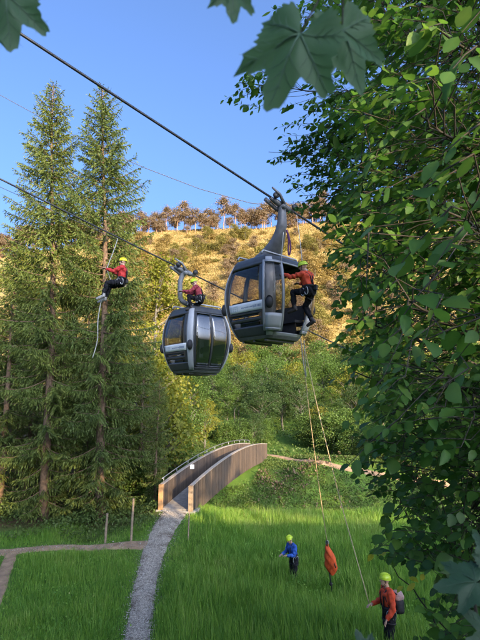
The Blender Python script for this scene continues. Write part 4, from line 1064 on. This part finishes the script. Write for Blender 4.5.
rope([P(300.5, 338, 12.8), P(303, 362, 12.9), P(306.5, 380, 12.95), P(305, 360, 12.8), P(304, 340, 12.8)], .012, 'rope_white', 'short rope loop hanging from the open cabin floor', 24)
M['purple'] = surf('purple_webbing', (.10, .03, .10), .8, 0, .2, 20)
mb = MB().tube(smooth_path([P(286.5, 230, 12.85), P(289, 240, 12.8), P(288, 250, 12.8), P(289, 257, 12.8), P(291, 249, 12.8), P(289.5, 238, 12.8), P(286.8, 230, 12.85)], 26), .022, 6)
tag(mb.build('sling', M['purple'], smooth=True), 'purple webbing sling hung on the near cabin hanger', 'sling')
rope([P(283.5, 232, 12.75), P(282, 248, 12.7), P(281.5, 262, 12.7)], .012, 'rope_white', 'pale rope tied down along the near cabin hanger', 8)

# ------------------------------------------------------------------ foliage close to the viewpoint
_t = np.array([0, .09, .19, .30, .41, .52, .63, .74, .85, .94, 1.0])
_w = np.array([0, .13, .225, .285, .305, .295, .262, .21, .14, .065, 0])
def leaf_template(curl=.18, foldh=.16):
    """ovate leaf, toothed edge, blade puckered between the side veins"""
    V = [(0, t_, -curl*t_*t_ - .012) for t_ in _t]; m_ = len(_t); k_ = m_-2
    for sg_ in (1, -1): V += [(sg_*(w_+(.012 if i % 2 else -.010)), t_+.07*w_+(.012 if i % 2 else 0), -curl*t_*t_ + foldh*w_ + (.018 if i % 2 else -.014)) for i, (t_, w_) in enumerate(zip(_t[1:-1], _w[1:-1]))]
    V = np.array(V, float); q, t3 = [], []
    for o_, fl in ((m_, 0), (m_+k_, 1)):
        a_ = [[0, o_, 1], [m_-2, o_+k_-1, m_-1]]; b_ = [[i+1, o_+i, o_+i+1, i+2] for i in range(k_-1)]
        if fl: a_ = [x[::-1] for x in a_]; b_ = [x[::-1] for x in b_]
        t3 += a_; q += b_
    return V, np.array(q), np.array(t3)
LT = leaf_template()
def frames(D, N):
    D = D/np.linalg.norm(D, axis=1)[:, None]; A_ = np.cross(D, N); A_ /= np.linalg.norm(A_, axis=1)[:, None]+1e-9
    return A_, D, np.cross(A_, D)
def add_leaves(mb, B, D, N, L, g, rnd, asp=1.0):
    n = len(B); A_, D, Nn = frames(D, N); T, q, t3 = LT
    L = (L*np.clip(g.lognormal(-.06, .26, n), .45, 1.6))[:, None, None]
    wv = g.uniform(.68, 1.22, n)[:, None, None]*asp; mid_ = np.where(np.arange(len(T)) < len(_t), .16, 0.)   # paler midrib
    V = B[:, None] + L*(A_[:, None]*(T[None, :, :1]*wv) + D[:, None]*T[None, :, 1:2] + Nn[:, None]*(T[None, :, 2:]*g.uniform(-.2, 1.8, n)[:, None, None]))
    k = len(T); off = (np.arange(n)*k)[:, None, None]
    base = mb.n; mb.add(V.reshape(-1, 3), (q[None]+off).reshape(-1, 4), 0, np.clip((rnd[:, None]+mid_[None]).ravel(), 0, 1))
    mb.F.append((t3[None]+off).reshape(-1, 3)+base); mb.M.append(np.zeros(n*len(t3), int))
def twigs(C, dirs, g, lmin, lmax, nl, twl, wood, lv, limbs, tone=.45, asp=1.0, flat=.5):
    """a leafy twig ending at each point of C, joined to the nearest limb"""
    LP = np.concatenate([np.column_stack([np.interp(np.linspace(0, len(l_)-1, 90), range(len(l_)), l_[:, q]) for q in range(3)]) for l_ in limbs]) if limbs else None
    for c, d in zip(C, dirs):
        tl2 = twl*g.uniform(.6, 1.3); d = unit(d); s_ = np.linspace(0, 1, nl)
        droop = np.array([0, 0, -1.])*g.uniform(.02, .3)
        pts = c + (s_[:, None]-1)*d*tl2 + (s_**2)[:, None]*droop*tl2
        if LP is not None:
            j = np.argmin(((LP-pts[0])**2).sum(1) + 0*np.arange(len(LP))); q_ = LP[max(0, j-int(g.integers(0, 14)))] if j % 90 > 14 else LP[j]
            if np.linalg.norm(q_-pts[0]) < 1.6: wood.tube([q_, (q_+pts[0])/2+g.normal(0, .04, 3), pts[0]], [.006, .004, .003], 4, caps=False)
        wood.tube([pts[0], pts[nl//2], pts[-1]], [.0045, .003, .0015], 4, caps=False)
        sd_ = unit(np.cross(d, [0, 0, 1.]) + 1e-3); sg = np.where(np.arange(nl) % 2 == 0, 1., -1.)[:, None]
        D = d*.55 + sd_*sg*.9 + np.array([0, 0, -.35]) + g.normal(0, .28, (nl, 3)); D[-1] = d + [0, 0, -.4]
        N = np.array([0, -.25, 1.]) + g.normal(0, flat, (nl, 3))
        add_leaves(lv, pts+D/np.linalg.norm(D, axis=1)[:, None]*.02, D, N, g.uniform(lmin, lmax, nl)*(.6+.4*np.sin(np.pi*(.25+.6*s_))), g, np.clip(g.normal(tone, .17, nl)+g.normal(0, .08), 0, 1), asp)

_by = np.array([-60, 0, 30, 70, 100, 130, 160, 200, 225, 250, 285, 310, 350, 400, 440, 462, 480, 500, 525, 545, 560, 580, 600, 640, 700])
_bx = np.array([312, 312, 322, 330, 318, 318, 326, 322, 326, 330, 335, 324, 330, 345, 344, 338, 352, 376, 368, 360, 388, 404, 416, 408, 400])
def edge(py): return np.interp(py, _by, _bx)
def limb_pts(trunk, px, py, d, sag, g, n=14):
    e = P(px, py, d); t_ = np.linspace(0, 1, n); return trunk + t_[:, None]*(e-trunk) + np.column_stack([g.normal(0, .03, n)*t_, g.normal(0, .03, n)*t_, sag*np.sin(np.pi*t_)])

# the tall tree on the right: trunk outside the frame, boughs reaching in
g = np.random.default_rng(202)
tx, ty = 3.9, 5.6; tz = float(H(tx, ty)); top = tz + 9.5
wood = MB(); lv = MB(); limbs = []
tp = np.column_stack([tx+.12*np.sin(np.linspace(0, 3, 12)), ty+.1*np.cos(np.linspace(0, 4, 12)), np.linspace(tz-.3, top, 12)])
wood.tube(tp, np.linspace(.20, .05, 12), 10)
for px, py, d, zt in ((360, 20, 4.6, .95), (395, -30, 3.6, .98), (345, 108, 5.0, .82), (352, 165, 4.2, .72), (335, 190, 5.2, .74), (380, 240, 4.0, .60), (345, 255, 5.0, .60), (350, 318, 4.6, .48), (395, 300, 3.2, .5), (352, 372, 4.8, .38), (420, 120, 3.0, .75), (430, 360, 3.4, .36), (390, 420, 4.8, .28), (440, 30, 3.2, .9), (440, 210, 3.0, .6), (455, 280, 4.6, .5), (455, 100, 5.6, .75)):
    z0 = tz + (top-tz)*zt*.9; b0 = np.array([np.interp(z0, tp[:, 2], tp[:, 0]), np.interp(z0, tp[:, 2], tp[:, 1]), z0])
    lp = limb_pts(b0, px, py, d, .15, g); wood.tube(lp, np.linspace(.034, .006, len(lp)), 6, caps=False); limbs.append(lp)
C = []; Dv = []
for k in range(1850):
    py = g.uniform(-50, 452); ex = edge(py); u = g.random()**.85; px = ex + (540-ex)*u
    d = g.uniform(3.3, 7.0)
    if u < .10 and g.random() < .35: continue
    C.append(P(px, py, d)); Dv.append(np.array([-1, g.uniform(-.6, .3), g.uniform(-.5, .25)]) + g.normal(0, .35, 3))
twigs(C, Dv, g, .075, .130, 9, .36, wood, lv, limbs, .42)
C = [P(q[0], q[1], q[2]) for q in ((392, 265, 2.0), (366, 285, 2.1), (398, 310, 1.9), (420, 330, 2.1), (378, 205, 2.2), (412, 180, 1.9), (440, 150, 1.8), (452, 60, 1.7), (405, 78, 2.1), (470, 200, 1.9), (430, 255, 2.0), (455, 345, 2.2), (425, 395, 2.3), (460, 10, 1.8), (390, 130, 2.3), (405, 345, 2.2), (385, 385, 2.6), (350, 405, 2.9), (372, 350, 2.6), (347, 455, 2.9), (358, 300, 2.8), (475, 110, 2.0), (420, 30, 2.2))]
twigs(C, [np.array([-.8, g.uniform(-.5, .2), -.5])+g.normal(0, .3, 3) for _ in C], g, .085, .125, 7, .30, wood, lv, limbs, .5)
ot = tag(empty('overhanging_tree', (tx, ty, tz)), 'large leafy tree overhanging the whole right edge of the view', 'tree')
pchild(wood, 'trunk', M['twig'], ot, True); pchild(lv, 'crown', M['leaf_near'], ot, True)

# small-leaved tree farther out whose sprays hang against the sky above the near cabin
g = np.random.default_rng(203)
tx, ty = 6.6, 10.2; tz = float(H(tx, ty)); wood = MB(); lv = MB(); limbs = []
tp = np.column_stack([tx-.06*np.linspace(0, 8, 10), np.full(10, ty), np.linspace(tz-.3, tz+13.5, 10)]); wood.tube(tp, np.linspace(.17, .03, 10), 9)
for px, py, d, zt in ((268, 152, 8.2, .80), (236, 84, 7.6, .92), (305, 125, 8.0, .86), (300, 175, 8.4, .78), (318, 215, 8.6, .72), (322, 245, 8.2, .66), (330, 90, 7.6, .95), (345, 280, 8.6, .6), (372, 325, 9.0, .55), (385, 400, 9.0, .42), (280, 12, 7.5, 1.0), (330, 20, 7.6, 1.0), (410, 460, 9.2, .38), (300, 195, 8.3, .75), (285, 140, 8.0, .82), (315, 150, 8.2, .80), (300, 110, 7.8, .88), (330, 180, 8.4, .76), (345, 120, 8, .86), (330, 50, 7.6, .98), (345, 215, 8.4, .7)):
    z0 = tz + 13.2*zt; b0 = np.array([np.interp(z0, tp[:, 2], tp[:, 0]), ty, z0]); lp = limb_pts(b0, px, py, d, .25, g, 26); wood.tube(lp, np.linspace(.03, .004, 26), 5, caps=False); limbs.append(lp)
C = []; Dv = []
for lp in limbs:
    for k in range(46):
        f = 1 - g.random()**1.6*.6; q_ = lp[int(f*25)]; C.append(q_ + g.normal(0, .20, 3)*[1, 1, .8]); Dv.append(np.array([-.9, -.1, -.15])+g.normal(0, .45, 3))
for k in range(420):
    py = g.uniform(110, 470); ex = np.interp(py, [110, 150, 200, 240, 300, 340, 470], [312, 300, 318, 318, 345, 350, 372]); px = ex + (520-ex)*g.random()**.9
    C.append(P(px, py, g.uniform(7.2, 9.6))); Dv.append(np.array([-.9, -.1, -.15])+g.normal(0, .45, 3))
twigs(C, Dv, g, .085, .14, 9, .42, wood, lv, limbs, .35)
ot = tag(empty('small_leaved_tree', (tx, ty, tz)), 'tree with small dark leaf sprays hanging beside the near cabin hanger', 'tree')
pchild(wood, 'trunk', M['twig'], ot, True); pchild(lv, 'crown', M['leaf_near'], ot, True)

# hazel bush at the lower right
g = np.random.default_rng(204)
tx, ty = 3.6, 6.4; tz = float(H(tx, ty)); wood = MB(); lv = MB(); limbs = []
for px, py, d in ((400, 452, 6.2), (372, 545, 6.2), (395, 500, 6.4), (420, 530, 5.8), (430, 470, 5.6), (452, 440, 5.2), (420, 600, 5.6), (460, 560, 4.6), (470, 500, 5.0), (440, 630, 4.8), (480, 460, 6.0), (415, 640, 5.2)):
    b0 = np.array([tx+g.normal(0, .12), ty+g.normal(0, .12), tz-.1]); lp = limb_pts(b0, px, py, d, .35, g, 18); wood.tube(lp, np.linspace(.022, .004, 18), 5, caps=False); limbs.append(lp)
C = []; Dv = []
for k in range(520):
    py = g.uniform(432, 690); ex = edge(py) + 6; u = g.random()**.8; px = ex + (535-ex)*u
    C.append(P(px, py, g.uniform(4.0, 7.2))); Dv.append(np.array([-1, g.uniform(-.5, .3), g.uniform(-.4, .3)]) + g.normal(0, .4, 3))
twigs(C, Dv, g, .08, .135, 8, .34, wood, lv, limbs, .36, 1.15)
ot = tag(empty('hazel_bush', (tx, ty, tz)), 'broad-leaved bush at the lower right beside the orange rescuer', 'bush')
pchild(wood, 'stems', M['twig'], ot, True); pchild(lv, 'leaves', M['leaf_near'], ot, True)
# a few yellow leaves in front of it
lv2 = MB(); yl = [P(*q) for q in ((386, 549, 5.4), (380, 556, 5.5), (373, 553, 5.5), (409, 577, 5.2), (415, 583, 5.1), (403, 586, 5.2), (466, 549, 4.2), (424, 574, 5.0))]
add_leaves(lv2, np.array(yl), g.normal(0, .5, (8, 3))+[-.3, 0, -.6], g.normal(0, .3, (8, 3))+[0, -.4, 1], g.uniform(.09, .14, 8), g, g.uniform(.4, 1, 8))
yo = pchild(lv2, 'yellow_leaf', M['leaf_bright'], ot); tag(yo, 'yellowed leaves among the green ones'); yo['kind'] = 'stuff'

# maple boughs right over the viewpoint: big lobed leaves close to the lens
def maple_outline():
    lobes = [(0, 1.0), (.80, .86), (-.80, .86), (1.75, .58), (-1.75, .58)]
    pts = []
    for a_ in np.linspace(-2.75, 2.75, 89):
        r_ = .52 + .06*math.cos(a_)
        for la, lr in lobes:
            dl = abs(a_-la); r_ = max(r_, lr*(1-.62*(dl/.46)**1.25) if dl < .46 else 0)
        r_ *= (1 + .05*math.sin(a_*33) + .02*math.sin(a_*71))*min(1, (2.85-abs(a_))/.35+.25)
        pts.append((math.sin(a_)*r_, math.cos(a_)*r_))
    return np.array(pts)
MO = maple_outline()
def maple_leaf(mb, c, up, nrm, size, g, rnd):
    A_, D, Nn = frames(np.array([up], float), np.array([nrm], float)); A_, D, Nn = A_[0], D[0], Nn[0]
    rings = [np.zeros((1, 2))] + [MO*f for f in (.35, .7, 1.0)]
    V = []
    cu = g.uniform(.10, .25)
    for rg in rings:
        for x, y in rg:
            z = -cu*(x*x+y*y) + .05*math.cos(5*math.atan2(x, y)) * math.hypot(x, y) + .03*math.sin(x*9+y*7)
            V.append(c + size*(A_*x + D*y + Nn*z))
    n = len(MO); F3 = [[0, 1+i, 2+i] for i in range(n-1)]; F4 = []
    for r_ in range(2):
        b_ = 1+r_*n
        F4 += [[b_+i, b_+n+i, b_+n+i+1, b_+i+1] for i in range(n-1)]
    for la, lr in ((0, .98), (.80, .84), (-.80, .84), (1.75, .56), (-1.75, .56)):      # raised pale veins
        def vp(a_, r_):
            x, y = math.sin(a_)*r_, math.cos(a_)*r_
            return c + size*(A_*x + D*y + Nn*(-cu*(x*x+y*y) + .05*math.cos(5*math.atan2(x, y))*math.hypot(x, y) + .03*math.sin(x*9+y*7) + .004))
        for k_ in (0, 1): mb.tube([vp(la, r_) + Nn*size*(.006 if k_ == 0 else -.012) for r_ in np.linspace(0, lr*.93, 9)], np.linspace(.011, .003, 9)*size, 4, 1)
        for q_ in (.3, .48, .66):
            for sg_ in (-1, 1): mb.tube([vp(la + sg_*.30*t_*(1-.4*q_)/(q_+.35), lr*(q_+.24*t_)) + Nn*size*.004 for t_ in (0, .5, 1)], [.005*size, .004*size, .002*size], 3, 1, caps=False)
    base = mb.n; mb.add(V, F4, 0, rnd); mb.F.append(np.array(F3)+base); mb.M.append(np.zeros(len(F3), int))
g = np.random.default_rng(205)
tx, ty = -1.6, -1.8; tz = float(H(tx, ty)); wood = MB(); lv = MB()
tp = np.array([[tx, ty, tz-.3], [tx+.05, ty, tz+2], [tx, ty+.1, tz+4], [tx+.1, ty+.2, tz+6]]); wood.tube(smooth_path(tp, 10), np.linspace(.16, .05, 10), 9)
b1 = smooth_path([tp[1], P(120, -260, .9), P(230, -110, .72), P(300, -60, .66), P(345, -38, .64)], 24); wood.tube(b1, np.linspace(.030, .004, 24), 6)
b2 = smooth_path([tp[1]+[0, .02, .2], P(-120, -200, .9), P(-60, -90, .78), P(-12, -40, .74)], 18); wood.tube(b2, np.linspace(.02, .004, 18), 6)
def hang(px, py, d, size, upv, nrm, br):
    c = P(px, py, d); j = np.argmin(((br-c)**2).sum(1)); wood.tube(smooth_path([br[j], (br[j]+c)/2+[0, 0, .01], c], 6), .0013, 5); maple_leaf(lv, c, upv, nrm, size, g, g.random())
hang(300, 34, .60, .106, (-.45, .1, -1), (-.1, -1, .35), b1)
hang(342, 30, .66, .092, (.35, .2, -.9), (.1, -1, .2), b1)
hang(232, -14, .62, .050, (.05, .1, -1), (.3, -1, .1), b1)
hang(6, -6, .66, .082, (.10, .1, -1), (.2, -1, .25), b2)
hang(-10, 14, .70, .070, (-.3, .1, -1), (-.2, -1, .3), b2)
for px, py, d in ((395, -70, .8), (280, -110, .8), (190, -120, .8), (60, -110, .85), (-60, -60, .8)):
    hang(px, py, d, g.uniform(.06, .085), g.normal(0, .3, 3)+[0, 0, -1], g.normal(0, .3, 3)+[0, -.7, .5], b1 if px > 100 else b2)
mt_ = tag(empty('maple_tree', (tx, ty, tz)), 'maple with big lobed leaves hanging close overhead at the top', 'tree')
pchild(wood, 'trunk', M['twig'], mt_, True); pchild(lv, 'crown', [M['leaf_maple'], M['vein']], mt_, True)
# young maple rising from the ground in front, two big dark leaves in the lower right corner
tx, ty = .75, .55; tz = float(H(tx, ty)); wood = MB(); lv = MB()
b3 = smooth_path([np.array([tx, ty, tz-.1]), P(520, 900, .95), P(490, 700, .9), P(474, 600, .88)], 14); wood.tube(b3, np.linspace(.012, .003, 14), 6)
hang(476, 582, .86, .075, (-1, .15, -.15), (.1, -.75, .8), b3); hang(492, 560, .88, .06, (.4, .3, .8), (.1, -.8, .6), b3)
hang(368, 654, .92, .045, (-.3, .4, .6), (0, -.8, .7), b3); hang(500, 640, .84, .07, (-.6, .3, .5), (.1, -.8, .6), b3)
ms_ = tag(empty('maple_sapling', (tx, ty, tz)), 'young maple with big dark leaves in the lower right corner', 'sapling')
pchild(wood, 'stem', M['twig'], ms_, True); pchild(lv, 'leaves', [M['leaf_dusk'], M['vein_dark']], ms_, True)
